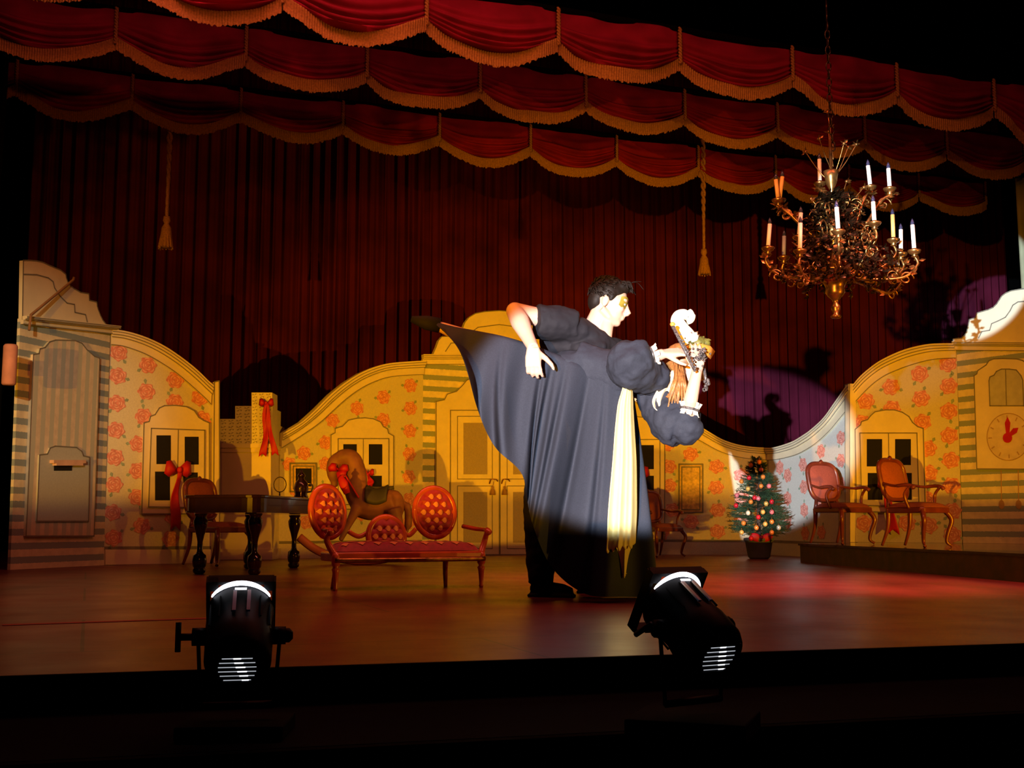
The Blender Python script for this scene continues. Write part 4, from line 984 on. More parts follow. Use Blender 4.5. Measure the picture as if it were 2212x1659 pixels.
# ------------------------------------------------------------------ stage lamps in front
def stage_lamp(pos, fwd, label, base_z, tee=True, S=.86):
    """pos: centre of the barrel; fwd: beam direction"""
    f = Vector(fwd).normalized(); t = thing('stage_lamp', label, 'stage lamp', (pos.x, pos.y, base_z))
    r = f.cross(Vector((0, 0, 1))).normalized(); u = r.cross(f).normalized()
    def L(x, y, z): return pos+(r*x+u*y+f*z)*S
    R = Matrix((r*S, u*S, f*S)).transposed()
    m = M(); prof = [(.0, -.125), (.06, -.125), (.075, -.118), (.083, -.10), (.085, -.03), (.080, .0), (.082, .05), (.086, .095), (.086, .105), (.074, .105), (.070, .07), (.066, .0)]
    m.lathe(pos, [(a_*S, b_*S) for a_, b_ in prof], 40, f); bd = m.build('housing', m_black, t, world='x')
    m = M()
    for k in range(14):
        a_ = 2*PI*k/14; c_ = L(.084*math.cos(a_), .084*math.sin(a_), .04); Rk = Matrix((r*math.cos(a_)+u*math.sin(a_), (u*math.cos(a_)-r*math.sin(a_)), f)).transposed()*S
        m.box(c_, (.006, .004, .085), Rk)
    m.build('cooling_rib', m_black, bd, world='x')
    for x_ in (-.014, .022):
        m = M(); Rk = R; m.box(L(x_, .0865, .035), (.009, .006, .085), R); m.build('top_rib', m_ribs, bd, world='x')
    # glowing gap above the lens
    m = M(); vs = []; N = 28
    for k in range(N+1):
        a_ = lerp(math.radians(34), math.radians(146), k/N); wv = .010*math.sin(PI*k/N)**.6+.001
        vs += [L(.088*math.cos(a_), .088*math.sin(a_)-.0005, .101), L((.088+wv)*math.cos(a_), (.088+wv)*math.sin(a_), .104)]
    m.add(vs, [(2*k, 2*k+1, 2*k+3, 2*k+2) for k in range(N)], 0); m.build('lens_glow', m_glow, bd, world='x', mods=[('SOLIDIFY', dict(thickness=.003))])
    m = M(); m.box(L(.0, .0885, .083), (.030, .003, .006), R); m.build('top_slot', m_glow2, bd, world='x')
    # colour frame holder
    m = M(); 
    for sx, sy, w_, h_ in ((0, .088, .17, .010), (0, -.088, .17, .010), (.085, .0, .010, .18), (-.085, 0, .010, .18)): m.box(L(sx, sy, .122), (w_, h_, .03), R)
    m.box(L(.074, .078, .118), (.03, .03, .022), R); m.box(L(-.074, .078, .118), (.03, .03, .022), R)
    m.build('colour_frame', m_black, t, world='x')
    # rear vents: fins over a lit interior
    m = M()
    for j in range(6):
        y_ = -.036+j*.0135; hw_ = math.sqrt(max(0, .052**2-y_**2))*.9
        m.box(L(0, y_, -.1262), (hw_*2, .0045, .0015), R, 0)
        m.box(L((.02-.004*j), y_, -.1272), (hw_*.5, .005, .0015), R, 1)
    m.build('vent_glow', [m_glow3, m_glow2], bd, world='x')
    m = M()
    for j in range(7): m.box(L(0, -.043+j*.0135, -.1275), (.105, .0055, .006), R)
    m.build('vent_fin', m_black, bd, world='x')
    # yoke
    m = M(); yb = base_z+.03
    for sx in (-1, 1):
        top_ = L(sx*.103, 0, .0); bot_ = Vector((top_.x, top_.y, yb))+Vector((-sx*.01, 0, 0))
        m.tube([top_+Vector((0, 0, .012)), top_, bot_], .009, 6, flat=.5)
        m.lathe(L(sx*.083, 0, 0), [(.02, 0), (.02, .03*1)], 12, r*sx)
    a_, b_ = L(-.103, 0, 0), L(.103, 0, 0); m.tube([Vector((a_.x+.01, a_.y, yb)), Vector((b_.x-.01, b_.y, yb))], .009, 6); m.build('yoke', m_black, t, world='x')
    m = M(); c_ = L(-.113, 0, 0); m.lathe(c_, [(.008, -.008), (.008, .03)], 8, -r); k_ = c_-r*.034
    dT = (Vector((0, 0, 1)) if tee else (u*.9-f*.6).normalized()); m.tube([k_+dT*.032, k_-dT*.032], .0065, 8); m.build('locking_handle', m_black, t, world='x')
    m = M(); c_ = L(.113, 0, 0); m.lathe(c_, [(.016, -.008), (.016, .012), (.008, .02)], 10, r); m.build('knob', m_black, t, world='x')
    return t
BZ = -.089
def block(c, sx, sy, h, rz, label):
    m = M(); m.box((c.x, c.y, BZ+h/2), (sx, sy, h), Matrix.Rotation(rz, 3, 'Z')); o = m.build('floor_block', m_apron, mods=[('BEVEL', dict(width=.004, segments=2))]); tag(o, label, 'block'); return o
pl = W(517, 1374, 2.62); pr_ = W(1495, 1354, 2.62)
block(pl, .23, .20, .03, .05, 'grey block under the left stage lamp')
block(pr_, .26, .22, .04, -.35, 'grey block under the right stage lamp')
stage_lamp(pl, (-.17, .84, .56), 'black upright stage lamp with glowing rim and T handle, the left one', BZ+.03)
stage_lamp(pr_, (-.42, .76, .54), 'black stage lamp tilted to the left with brighter glowing vents, the right one', BZ+.04, tee=False)
for p_ in (Vector((-2.2, 2.3, -.09)), Vector((2.6, 3.6, -.09))): pass

# ------------------------------------------------------------------ people
def frame(fw, upv):
    f = Vector(fw).normalized(); r = Vector(upv).cross(f).normalized(); u = f.cross(r).normalized(); return Matrix((f, r, u)).transposed()
def head_parts(m, c, R, s=1.0):
    def L(x, y, z): return c+R @ (Vector((x, y, z))*s)
    def E(x, y, z, rx, ry, rz_, rot=None): m.ell(L(x, y, z), (rx*s, ry*s, rz_*s), R if rot is None else R @ rot, n=20)
    E(-.012, 0, .035, .098, .078, .088); E(.035, 0, .0, .062, .064, .085); E(.042, 0, -.05, .052, .055, .062)
    E(.066, 0, -.092, .026, .028, .022); m.tube([L(-.02, .055, -.05), L(.03, .045, -.082), L(.068, .012, -.096)], [.022*s, .018*s, .016*s], 10)
    m.tube([L(-.02, -.055, -.05), L(.03, -.045, -.082), L(.068, -.012, -.096)], [.022*s, .018*s, .016*s], 10)
    m.tube([L(.088, 0, .022), L(.106, 0, -.010), L(.121, 0, -.030)], [.009*s, .011*s, .0135*s], 10); m.ell(L(.108, .0, -.036), (.014*s, .017*s, .009*s), R, n=12)
    E(.082, .033, .030, .016, .026, .010); E(.082, -.033, .030, .016, .026, .010)
    E(.094, 0, -.056, .011, .022, .006); E(.092, 0, -.068, .011, .019, .0065); E(.072, .036, -.02, .02, .02, .02); E(.072, -.036, -.02, .02, .02, .02)
    for sy in (-1, 1):
        E(-.012, sy*.078, -.008, .020, .009, .032); E(-.012, sy*.082, -.030, .011, .008, .012)
def eyes(c, R, parent, s=1.0, closed=False):
    m = M()
    for sy in (-1, 1):
        p_ = c+R @ (Vector((.081, sy*.031, .008))*s); m.ell(p_, (.0125*s, .015*s, (.005 if closed else .009)*s), R, mi=0); m.ell(p_+R @ Vector((.0105*s, 0, 0)), (.003*s, .005*s, .005*s), R, mi=1)
    m.build('eyes', [mat('eye_white', (.7, .68, .65), .3), mat('eye_iris', (.03, .02, .015), .2)], parent, world='x')
def hand(m, wrist, dirv, palmn, curl, s=1.0, spread=.12, thumb=1, thumb_out=.8):
    """palm grown from the wrist; dirv = towards fingers; palmn = out of the palm; thumb = side"""
    f = Vector(dirv).normalized(); n = Vector(palmn); n = (n-f*n.dot(f)).normalized(); r = f.cross(n)*thumb
    L = lambda x, y, z: wrist+(f*x+r*y+n*z)*s
    for y_ in (-.027, -.009, .009, .026): m.tube([L(0, y_*.55, 0), L(.045, y_*.9, 0), L(.088, y_, 0)], [.017*s, .016*s, .0125*s], 10)
    ln = [(-.030, .066, .0078), (-.010, .078, .0088), (.010, .084, .0092), (.030, .075, .009)]
    for i, (y_, l_, rr_) in enumerate(ln):
        a_ = 0; p_ = L(.086, y_, 0); pts = [p_]; cu = curl[i] if hasattr(curl, '__len__') else curl
        for k, fr_ in enumerate((.46, .30, .24)):
            a_ += cu*(.8 if k == 0 else 1.0); sp_ = (i-1.5)*spread
            d_ = (f*math.cos(a_)+n*math.sin(a_)+r*sp_*math.cos(a_)).normalized(); p_ = p_+d_*l_*fr_*s; pts.append(p_)
        m.tube(pts, [rr_*s*1.08, rr_*s, rr_*s*.92, rr_*s*.72], 9); m.ell(pts[-1], (rr_*s*.72,)*3, n=8)
    t0 = L(.022, .022, .006); t1 = L(.05, .022+.028*thumb_out, .018); t2 = L(.078, .022+.048*thumb_out, .028); t3 = L(.10, .022+.056*thumb_out, .034)
    m.tube([t0, t1, t2, t3], [.016*s, .0135*s, .011*s, .008*s], 9); m.ell(t3, (.008*s,)*3, n=8)

tex = bpy.data.textures.new('cloth_wrinkles', 'CLOUDS'); tex.noise_scale = .07; tex.noise_depth = 2
def cloth(v, sm, st=.022): return rmesh(v, sm)+[('DISPLACE', dict(texture=tex, strength=st, mid_level=.5, texture_coords='LOCAL'))]
# ---- man
MY = 6.08
man = thing('person', 'man in black t-shirt with dark hair and gold eye paint, leaning over the dancer', 'person', F(1180, 1284))
hc = W(1316, 655, MY+.02); HR = frame((.93, -.18, -.30), (.25, 0, 1))
m = M(); head_parts(m, hc, HR, 1.0)
nb = W(1276, 728, MY+.04)
m.tube([hc+HR @ Vector((-.025, 0, -.03)), hc+HR @ Vector((-.03, 0, -.09)), nb], [.055, .056, .066], 14)
m.tube([hc+HR @ Vector((.01, 0, -.06)), W(1308, 728, MY-.02), W(1296, 745, MY)], [.04, .036, .03], 12)
# near arm (his right) elbow out, hand down on the dress
el = W(1112, 672, 5.92); sh_ = W(1228, 703, 5.99); wr = W(1152, 752, 5.70)
m.tube([sh_, lerp(sh_, el, .5), el], [.062, .052, .046], 14); m.ell(el, (.047,)*3)
m.tube([el, el.lerp(wr, .3), el.lerp(wr, .7), wr], [.046, .050, .036, .029], 14)
hand(m, wr, (-.02, .02, -1) if False else Vector((.0, -.03, -1)), (.25, 1, -.1), [.75, .6, .55, .55], 1.05, .10, thumb=1, thumb_out=1.25)
# far arm under her waist, fingers coming round
s2_ = W(1345, 770, 6.2); e2_ = W(1425, 850, 6.22); w2_ = W(1398, 885, 5.95)
m.tube([s2_, e2_], [.055, .042], 12); m.tube([e2_, w2_], [.042, .028], 12)
hand(m, w2_, Vector((-.35, -.72, .5)), (-.75, .2, -.3), [.3, .35, .35, .4], .95, .10, thumb=-1)
m.tube([nb, W(1262, 780, MY+.08), W(1225, 860, MY+.16), W(1195, 950, MY+.2)], [.10, .14, .135, .13], 16)
pv = W(1190, 950, MY+.2); ak = W(1166, 1262, MY-.02)
m.tube([pv, W(1168, 1110, MY+.04), ak], [.10, .066, .042], 14); m.tube([pv+Vector((.05, .1, 0)), W(1250, 1110, MY+.25), W(1275, 1250, MY+.3)], [.10, .066, .042], 14)
body = m.build('body', m_skin, man, world='x', mods=rmesh(.0055, 5))
eyes(hc, HR, man)
m = M()   # hair
def hl(x, y, z): return hc+HR @ Vector((x, y, z))
m.ell(hl(-.022, 0, .052), (.100, .086, .084), HR, n=22); m.ell(hl(-.066, 0, .0), (.052, .070, .07), HR, n=18); m.ell(hl(.03, 0, .098), (.06, .06, .032), HR, n=16)
for sy in (-1, 1): m.ell(hl(.012, sy*.074, .032), (.02, .012, .036), HR, n=10)
m.tube([hl(-.05, 0, -.03), hl(-.045, 0, -.075)], [.05, .03], 12)
m.build('hair', m_hair, man, world='x', mods=rmesh(.006, 4))
rnd = random.Random(2); m = M()
for i in range(420):
    a_ = rnd.uniform(0, 2*PI); b_ = rnd.uniform(-.25, 1); d_ = Vector((math.cos(a_)*math.cos(b_*1.4), math.sin(a_)*math.cos(b_*1.4), math.sin(b_*1.4)))
    if d_.x > .30 and d_.z < .66: continue
    p0 = hl(-.022+.097*d_.x, .083*d_.y, .05+.082*d_.z); fl_ = Vector((.9, rnd.uniform(-.4, .4), .15-.5*(d_.z < .4))); tg = (fl_-d_*fl_.dot(d_)).normalized(); L_ = rnd.uniform(.018, .034)
    q = tg*L_+d_*rnd.uniform(.002, .012)
    m.tube([p0, p0+HR @ (q*.6+d_*.004), p0+HR @ q], [.006, .0045, .0012], 5)
for i in range(60):
    y_ = rnd.uniform(-.06, .055); p0 = hl(rnd.uniform(.02, .06), y_, .118+rnd.uniform(-.02, .010)); ln_ = rnd.uniform(.35, 1.0)
    m.tube(bez([p0, p0+HR @ Vector((.035*ln_, 0, .010*ln_)), p0+HR @ Vector((.066*ln_, rnd.uniform(-.01, .01), rnd.uniform(-.030, -.004)))], 4), [.008, .007, .006, .005, .004, .003, .003, .002, .001], 5)
for ln_, z_ in ((.075, .04), (.10, .00)):
    p0 = hl(.06, -.03, .112); m.tube(bez([p0, p0+HR @ Vector((ln_*.5, 0, .03)), p0+HR @ Vector((ln_, 0, z_))], 4), .0015, 4)
m.build('hair_strands', m_hair, man, world='x')
m = M()   # gold paint round the near eye and brow
def face(u, v, sy):
    y_ = lerp(.066, .012, u)*sy; z_ = lerp(-.018, .05, v); x_ = .0375+.058*math.sqrt(max(0, 1-(y_/.072)**2))*(1.0)
    return hl(x_+.002-(.006*(v-.5)**2), y_, z_)
for sy in (-1, 1): m.grid(lambda u, v, sy=sy: face(u, lerp(.5, v, .55+.45*math.sin(PI*(.1+.8*u))), sy), 10, 8)
m.build('eye_paint', m_gmask, man, world='x')
m = M()   # t-shirt
m.tube([W(1285, 742, MY+.02), W(1262, 785, MY+.08), W(1225, 865, MY+.16), W(1190, 960, MY+.2)], [.105, .158, .152, .14], 20)
m.ell(W(1245, 715, 6.0), (.085, .085, .075)); m.ell(W(1335, 768, 6.17), (.085, .09, .08)); m.tube([W(1240, 705, 6.0), W(1290, 748, 6.06), W(1350, 772, 6.18)], [.07, .085, .07], 14)
m.tube([W(1240, 704, 5.98), W(1195, 698, 5.95), W(1158, 694, 5.93)], [.088, .092, .092], 16); m.ell(W(1215, 738, 6.06), (.13, .10, .09)); m.ell(W(1270, 760, 6.05), (.13, .12, .09))
m.tube([W(1330, 765, 6.18), W(1390, 815, 6.22), W(1415, 840, 6.22)], [.07, .062, .055], 14)
m.build('t_shirt', m_shirt, man, world='x', mods=cloth(.009, 4))
m = M()
m.tube([pv+Vector((0, 0, .05)), W(1168, 1110, MY+.04), W(1168, 1262, MY-.02)], [.13, .092, .070], 16)
m.tube([pv+Vector((.05, .08, .05)), W(1250, 1110, MY+.25), W(1275, 1262, MY+.3)], [.13, .09, .068], 16); m.build('trousers', m_trouser, man, world='x', mods=cloth(.01, 4))
for (ax_, ay_, yy) in ((1166, 1262, MY-.02), (1270, 1262, MY+.3)):
    a_ = W(ax_, ay_, yy); m = M(); z0 = .028
    m.tube([Vector((a_.x-.035, a_.y+.01, .045)), Vector((a_.x+.03, a_.y-.02, .04)), Vector((a_.x+.12, a_.y-.05, .032)), Vector((a_.x+.165, a_.y-.065, .026))], [.043, .042, .036, .022], 14); m.tube([a_, Vector((a_.x, a_.y, .05))], [.045, .042], 12)
    m.box(Vector((a_.x+.06, a_.y-.03, .008)), (.24, .085, .016), Matrix.Rotation(-.35, 3, 'Z')); m.build('shoe', m_shoe, man, world='x', mods=rmesh(.006, 3))

# ---- woman
WYY = 5.82
wo = thing('person', 'dancer in long black dress with yellow sash and horned headdress, one leg raised behind', 'person', F(1400, 1291))
m = M(); whc = W(1478, 792, 5.80); WR = frame((.80, -.25, -.35), (-.1, 0, 1))
head_parts(m, whc, WR, .93)
m.tube([whc+WR @ Vector((-.02, 0, -.05)), W(1440, 830, 5.84), W(1405, 835, 5.86)], [.045, .045, .055], 14)
hipw = W(1235, 812, 5.97)
m.tube([W(1400, 830, 5.86), W(1340, 812, 5.90), W(1290, 812, 5.94), hipw], [.08, .10, .08, .10], 18)
m.tube(bez([hipw, W(1120, 768, 5.96), W(1030, 736, 5.94), W(945, 704, 5.92)], 6), [lerp(.085, .026, i/18) for i in range(19)], 14)
ft = W(892, 690, 5.90); m.tube([W(945, 702, 5.92), W(920, 697, 5.91), ft], [.034, .034, .014], 10)
m.tube([hipw+Vector((.03, 0, -.02)), W(1290, 1020, 5.93), W(1372, 1262, 5.92)], [.11, .065, .04], 14)
fa = W(1372, 1262, 5.92); m.tube([fa, Vector((fa.x+.03, fa.y, .03)), Vector((fa.x+.13, fa.y-.03, .022))], [.04, .032, .018], 10)
# upper arm one: shoulder -> elbow inside puff -> wrist -> hand on the face
sA = W(1390, 815, 5.76); eA = W(1345, 790, 5.60); wA = W(1434, 764, 5.60)
m.tube([sA, eA], [.05, .042], 12); m.tube([eA, eA.lerp(wA, .5), wA], [.042, .038, .026], 12)
hand(m, wA, Vector((.95, .05, .10)), (.1, .6, -.8), [.25, .2, .15, .1], .92, .16, thumb=-1, thumb_out=1.1)
# lower arm: elbow at the bottom of the sleeve, forearm rising to the mask
sB = W(1410, 845, 5.92); eB = W(1480, 930, 5.72); wB = W(1492, 865, 5.62)
m.tube([sB, eB], [.05, .042], 12); wB2 = W(1506, 800, 5.62)
m.tube([eB, wB, wB2], [.042, .036, .026], 12)
hand(m, wB2, Vector((.10, .0, 1)), (-.2, .9, 0), [.35, .3, .3, .3], .88, .12, thumb=1)
wb = m.build('body', m_skin, wo, world='x', mods=rmesh(.0055, 5)); eyes(whc, WR, wo, .93, True)
# bodice and puffed sleeves
m = M()
m.tube([W(1408, 828, 5.86), W(1380, 815, 5.87), W(1340, 810, 5.88), W(1295, 800, 5.92), W(1250, 790, 5.95)], [.075, .115, .13, .115, .13], 22)
def puff(m, pts, rad, seed):
    """gathered sleeve: tube whose radius ripples"""
    P_ = bez(pts, 8); k = len(P_); n = 40; vs = []
    up = Vector((0, -1, 0))
    for i, p_ in enumerate(P_):
        tt = (P_[min(i+1, k-1)]-P_[max(i-1, 0)]).normalized(); a_ = (up-tt*up.dot(tt)).normalized(); b_ = tt.cross(a_); q = i/(k-1)
        r_ = rad[0]+(rad[1]-rad[0])*math.sin(PI*min(1, q*1.0))**.6 if q < .92 else lerp(rad[0]+(rad[1]-rad[0])*math.sin(PI*.92)**.6, rad[2], (q-.92)/.08)
        for j in range(n):
            an = 2*PI*j/n; rr_ = r_*(1+.05*math.sin(7*an+seed+2*q)*(.4+abs(q-.5)*2)+.03*noise.noise(Vector((an*2, q*4, seed))))
            vs.append(p_+a_*math.cos(an)*rr_+b_*math.sin(an)*rr_)
    m.add(vs, [(i*n+j, i*n+(j+1) % n, (i+1)*n+(j+1) % n, (i+1)*n+j) for i in range(k-1) for j in range(n)]+[tuple(range(n)), tuple((k-1)*n+j for j in range(n))], 0, True)
m.ell(W(1236, 792, 5.93), (.15, .12, .085)); m.build('bodice', m_dress, wo, world='x', mods=cloth(.009, 5, .018))
m = M(); puff(m, [W(1425, 835, 5.82), W(1395, 808, 5.72), W(1362, 790, 5.62), W(1372, 778, 5.58), W(1405, 770, 5.59)], (.05, .118, .04), 1); m.ell(W(1362, 792, 5.66), (.112, .11, .10)); m.ell(W(1408, 812, 5.72), (.09, .09, .09))
m.build('sleeve', m_dress, wo, world='x', mods=cloth(.009, 4, .03))
m = M(); m.tube(bez([W(1405, 840, 5.88), W(1425, 870, 5.82), W(1450, 905, 5.76), W(1478, 922, 5.72)], 5), [.075, .09, .10, .105, .105, .105, .11, .11, .11, .12, .12, .12, .125, .125, .12, .115], 22)
m.ell(W(1472, 908, 5.72), (.102, .10, .112)); m.ell(W(1482, 925, 5.70), (.085, .09, .085)); m.ell(W(1440, 890, 5.78), (.09, .09, .09))
m.build('sleeve', m_dress, wo, world='x', mods=cloth(.009, 4, .03))
# bracelets with white ruffles
def ruffle(c, ax, r_, w_, seed):
    rnd = random.Random(seed); ax = Vector(ax).normalized(); a_ = ax.orthogonal().normalized(); b_ = ax.cross(a_)
    m = M()
    for row in (-1, 1):
        for k in range(9):
            q = 2*PI*k/9+row*.3; d_ = a_*math.cos(q)+b_*math.sin(q); s_ = ax.cross(d_); p0 = c+d_*r_
            tip = p0+ax*row*w_*rnd.uniform(.8, 1.2)+d_*.012
            m.add([p0-s_*r_*.4, p0+s_*r_*.4, tip+s_*r_*.32, tip+d_*.006, tip-s_*r_*.32], [(0, 1, 2, 3, 4)], 0)
    br = m.build('cuff_ruffle', m_white, wo, world='x', mods=[('SOLIDIFY', dict(thickness=.003))])
    m = M(); m.tube([c+(a_*math.cos(q*PI/8)+b_*math.sin(q*PI/8))*(r_+.008) for q in range(17)], .007, 6, caps=False); m.build('bracelet', m_bead, br, world='x')
ruffle(W(1408, 768, 5.60), wA-eA, .034, .030, 1); ruffle(W(1489, 884, 5.65), wB2-wB, .038, .030, 2)
# skirt: draped over the raised leg and down to the floor
TOP = bez([(948, 697, 0), (985, 706, 0), (1030, 714, 0), (1090, 726, 0), (1150, 744, 0), (1205, 764, 0), (1260, 783, 0), (1310, 800, 0), (1345, 818, 0), (1368, 846, 0)], 6)
BOT = bez([(955, 708, 0), (1000, 770, 0), (1030, 880, 0), (1068, 965, 0), (1128, 1026, 0), (1146, 1120, 0), (1190, 1225, 0), (1262, 1284, 0), (1340, 1291, 0), (1424, 1291, 0)], 6)
NS = len(TOP)-1
def sk(u, v, side):
    q = u*NS; i = min(int(q), NS-1); f_ = q-i; T_ = TOP[i].lerp(TOP[i+1], f_); B_ = BOT[i].lerp(BOT[i+1], f_)
    bow_ = math.sin(PI*v)*(-14 if u < .55 else 10*(u-.55)*2)
    px = lerp(T_.x, B_.x, v)+bow_*(.6 if u < .5 else .5); py = lerp(T_.y, B_.y, v)
    w0 = min(1, (1-abs(2*u-1)**6)+.15)
    wid = .10+.17*v**.8
    # folds run down the cloth (along v) and fan out from the hip
    am = (.012+.055*v)*min(1, 6*min(u, 1-u)+.15)
    fo = am*(math.sin(u*27+1.2+.6*math.sin(v*3))*(.35+.65*abs(math.sin(u*5+.6)))+.45*math.sin(u*47+v*2))
    for c_, a_, w_, sl in ((.50, .055, .012, .02), (.545, .075, .011, .0), (.60, .06, .013, -.02), (.33, .04, .014, .03), (.70, .045, .014, -.03), (.78, .03, .012, .0)): fo += a_*math.exp(-((u-c_-sl*v)/w_)**2)*min(1, v*2.2)
    edge = min(1, u*5+.25)**.6*(1 if u < .9 else 1-.35*(u-.9)*10)
    yc = 5.93-.05*v
    if side < 0: Y = yc-wid*edge+fo
    else: Y = yc+(wid*.55)*edge+fo*.5
    p_ = W(px, py, Y)
    if u > .62 and v > .8:      # hem meets the boards
        p_ = Vector((p_.x, p_.y, lerp(p_.z, max(.006, p_.z), 1)))
    if p_.z < .006: p_.z = .006
    return p_
m = M(); NU, NV = 220, 60
front = [[sk(i/NU, j/NV, -1) for i in range(NU+1)] for j in range(NV+1)]; back = [[sk(i/NU, j/NV, 1) for i in range(NU+1)] for j in range(NV+1)]
# rounded ridge joins the two sheets
vs = []; rows = [r_ for r_ in reversed(back)]+front
for r_ in rows: vs += r_
n_ = NU+1
fs = [(j*n_+i, j*n_+i+1, (j+1)*n_+i+1, (j+1)*n_+i) for j in range(len(rows)-1) for i in range(NU)]
nr = len(rows)
for j in range(NV):    # close the two ends
    a_, b_ = j*n_, (nr-1-j)*n_; c_, d_ = (j+1)*n_, (nr-2-j)*n_; fs.append((a_, c_, d_, b_)); fs.append((a_+NU, b_+NU, d_+NU, c_+NU))
m.add(vs, fs, 0, True)
m.build('skirt', m_dress, wo, world='x', mods=[('SMOOTH', dict(factor=.5, iterations=3))])
# raised foot slipper
m = M(); m.tube([W(950, 703, 5.92), W(920, 697, 5.91), W(888, 689, 5.90)], [.040, .038, .016], 12); m.build('slipper', m_shoe, wo, world='x')
# sash
SL = [(1347, 829), (1341, 850), (1334, 876), (1328, 930), (1323, 995), (1317, 1060), (1313, 1110), (1311, 1160), (1309, 1190)]
SR = [(1364, 833), (1366, 850), (1367, 880), (1370, 930), (1374, 995), (1375, 1064), (1375, 1110), (1373, 1150), (1371, 1178)]
def strip(m, SLx, SRx, Yf, depth, folds, ragged=6):
    Lc = bez([(a_, b_, 0) for a_, b_ in SLx], 5); Rc = bez([(a_, b_, 0) for a_, b_ in SRx], 5); NR = len(Lc)-1
    def fn(u, v):
        q = v*NR; i = min(int(q), NR-1); f_ = q-i; a_ = Lc[i].lerp(Lc[i+1], f_); b_ = Rc[i].lerp(Rc[i+1], f_)
        py = lerp(a_.y, b_.y, u)+(ragged*math.sin(u*31) if v > .99 else 0)
        d = depth*abs(math.sin(PI*u*folds*.5))*(.3+.7*v)+(.09*max(0, u-.62)/.38)*(.4+.6*v)
        return W(lerp(a_.x, b_.x, u), py, Yf(v)+d)
    m.grid(fn, 40, 60)
m = M(); strip(m, SL, SR, lambda v: 5.60-.02*v, .03, 5); sa_ = m.build('sash', m_sash, wo, world='x', mods=[('SOLIDIFY', dict(thickness=.004))])
m = M(); strip(m, [(1330, 1100), (1328, 1150), (1330, 1200), (1333, 1238)], [(1368, 1100), (1366, 1150), (1361, 1200), (1358, 1246)], lambda v: 5.625, .02, 3); m.build('sash_tail', m_sash, sa_, world='x', mods=[('SOLIDIFY', dict(thickness=.004))])
m = M(); m.tube([W(1352, 812, 5.74), W(1356, 832, 5.62), W(1357, 840, 5.60)], [.03, .026, .02], 10, flat=.7); m.ell(W(1356, 832, 5.62), (.026, .02, .028)); m.build('sash_knot', m_sash, sa_, world='x')
# hair and veil
rnd = random.Random(9)
m = M(); m.ell(whc+WR @ Vector((-.025, 0, .03)), (.092, .08, .085), WR, n=18)
for i in range(150):
    a_ = rnd.random(); p0 = whc+WR @ Vector((-.05+.04*rnd.random(), rnd.uniform(-.07, .07), rnd.uniform(-.01, .05)))
    ex = lerp(1440, 1488, a_)+rnd.uniform(-4, 4); ey = rnd.uniform(850, 905); yy = rnd.uniform(5.66, 5.80)
    m.tube(bez([p0, W(lerp(1458, 1478, a_), 820, yy-.02), W(lerp(1447, 1484, a_), 850, yy-.02), W(ex, ey, yy)], 5), [.008]*8+[.006]*4+[.004]*3+[.001], 5)
m.build('hair', m_blond, wo, world='x')
m = M()
VL = [(1452, 800), (1432, 825), (1418, 845), (1409, 865), (1412, 880), (1420, 888)]; VR = [(1478, 800), (1463, 830), (1452, 845), (1448, 858), (1444, 870), (1428, 888)]
strip(m, VL, VR, lambda v: 5.72-.05*v, .04, 5, 2); m.build('veil', m_veil, wo, world='x', mods=[('SOLIDIFY', dict(thickness=.004))])
# headdress: gilt brim, green crown, white curled horn and leaves, beaded eye mask
m = M(); hp = W(1505, 752, 5.74)
def HB(px, py, dy=0): return W(px, py, 5.74+dy)
m.add([HB(1478, 748, -.04), HB(1510, 742, -.08), HB(1535, 748, -.04), HB(1545, 759, .02), HB(1535, 776, -.02), HB(1524, 765, -.07), HB(1500, 752, -.09), HB(1500, 745, .10), HB(1530, 742, .10)], [(0, 1, 7), (1, 2, 8, 7), (2, 3, 8), (0, 6, 1), (1, 6, 5, 2), (2, 5, 4, 3)], 0, True)
hd = m.build('headdress', m_orange, wo, world='x', mods=[('SOLIDIFY', dict(thickness=.006))])
m = M(); m.ell(HB(1508, 745, 0), (.055, .06, .045)); m.ell(HB(1522, 742, -.02), (.03, .03, .028))
for k in range(10): leafy(m, HB(1500+rnd.uniform(-8, 26), 738+rnd.uniform(-6, 10), -.04), .035, rnd, 3)
m.build('brocade_crown', m_green, hd, world='x')
m = M(); hp_ = bez([HB(1492, 742), HB(1486, 728), HB(1473, 712), HB(1464, 697), HB(1466, 684), HB(1477, 679), HB(1486, 684)], 6)
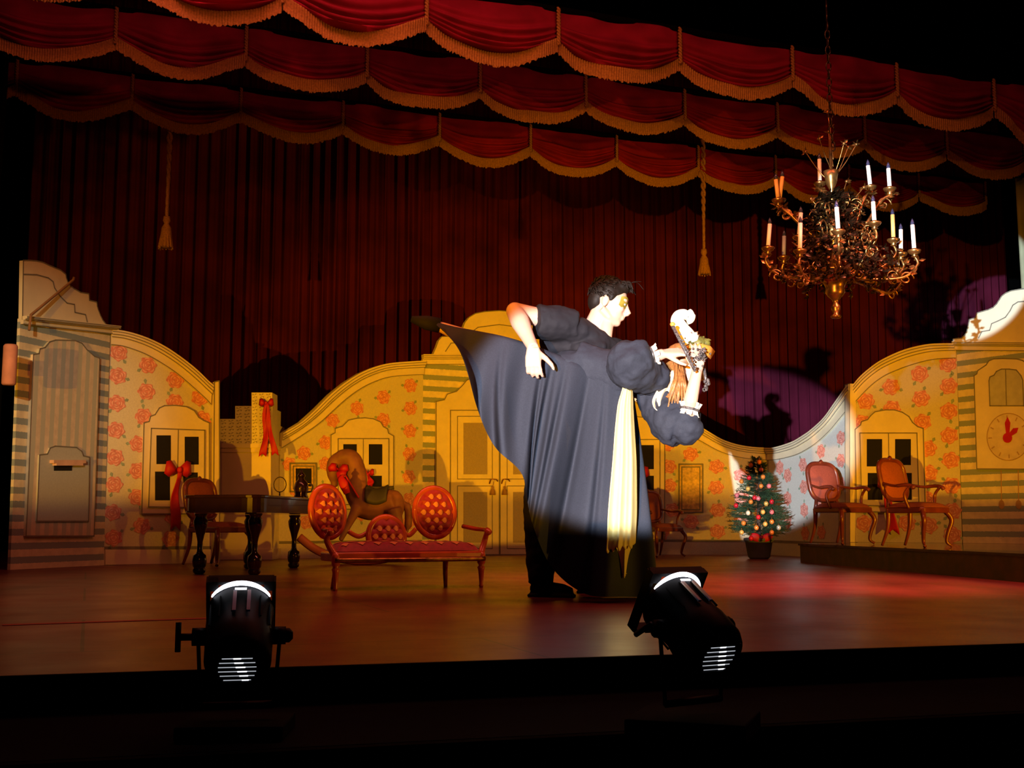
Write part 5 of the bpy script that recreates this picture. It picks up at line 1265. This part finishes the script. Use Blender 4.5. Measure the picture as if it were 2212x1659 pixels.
m.tube(hp_, [lerp(.045, .035, i/20) for i in range(20)]+[lerp(.035, .022, i/16) for i in range(17)], 16)
m.tube(bez([HB(1484, 694, -.03), HB(1493, 690, -.03), HB(1495, 680, -.03), HB(1489, 672, -.02), HB(1487, 680, -.01)], 6), [.018]*6+[.017]*6+[.013]*6+[.008]*6+[.004], 12)
m.build('horn', m_white, hd, world='x')
m = M()
for ax_, ay_ in ((1508, 715), (1500, 722), (1512, 722), (1494, 716), (1484, 733)):
    a_ = HB(1488, 741, -.05); b_ = HB(ax_, ay_, -.05); d_ = b_-a_; s_ = Vector((-d_.z, 0, d_.x))*.28; md_ = a_.lerp(b_, .55)
    m.add([a_, md_+s_, b_, md_-s_, md_+Vector((0, -.015, 0))], [(0, 1, 4), (1, 2, 4), (2, 3, 4), (3, 0, 4)], 0, True)
m.build('satin_leaves', m_white, hd, world='x', mods=[('SOLIDIFY', dict(thickness=.003))])
m = M()
for k in range(75): m.ell(W(1512+rnd.gauss(0, 8), 768+rnd.gauss(0, 7), 5.60+rnd.uniform(-.02, .03)), (.0065,)*3, n=6)
m.build('beaded_mask', m_bead, hd, world='x')
m = M(); m.tube([W(1520, 790, 5.68), W(1524, 815, 5.68), W(1527, 840, 5.68)], .008, 6)
for k in range(9): m.ell(W(1524+rnd.uniform(-5, 7), 828+rnd.uniform(-8, 18), 5.67), (.010,)*3, n=6)
m.build('bead_drop', m_bead, hd, world='x')
# beaded stick held across the hands
a_, b_ = W(1453, 704, 5.52), W(1502, 802, 5.50)
t = thing('beaded_wand', 'dark beaded wand held slanting in front of the headdress', 'wand', a_)
m = M(); m.tube([a_, b_], [.009, .008], 8); m.build('stick', m_bead, t, world='x')
m = M()
for k in range(40): m.ell(a_.lerp(b_, .2+.78*k/40)+Vector((rnd.uniform(-.006, .016), -.008, rnd.uniform(-.008, .008))), (.005,)*3, n=6)
m.build('beads', m_bead, t, world='x')
m = M(); m.ell(a_+Vector((0, 0, .008)), (.014, .014, .012), n=8); m.build('tip', m_orange, t, world='x')
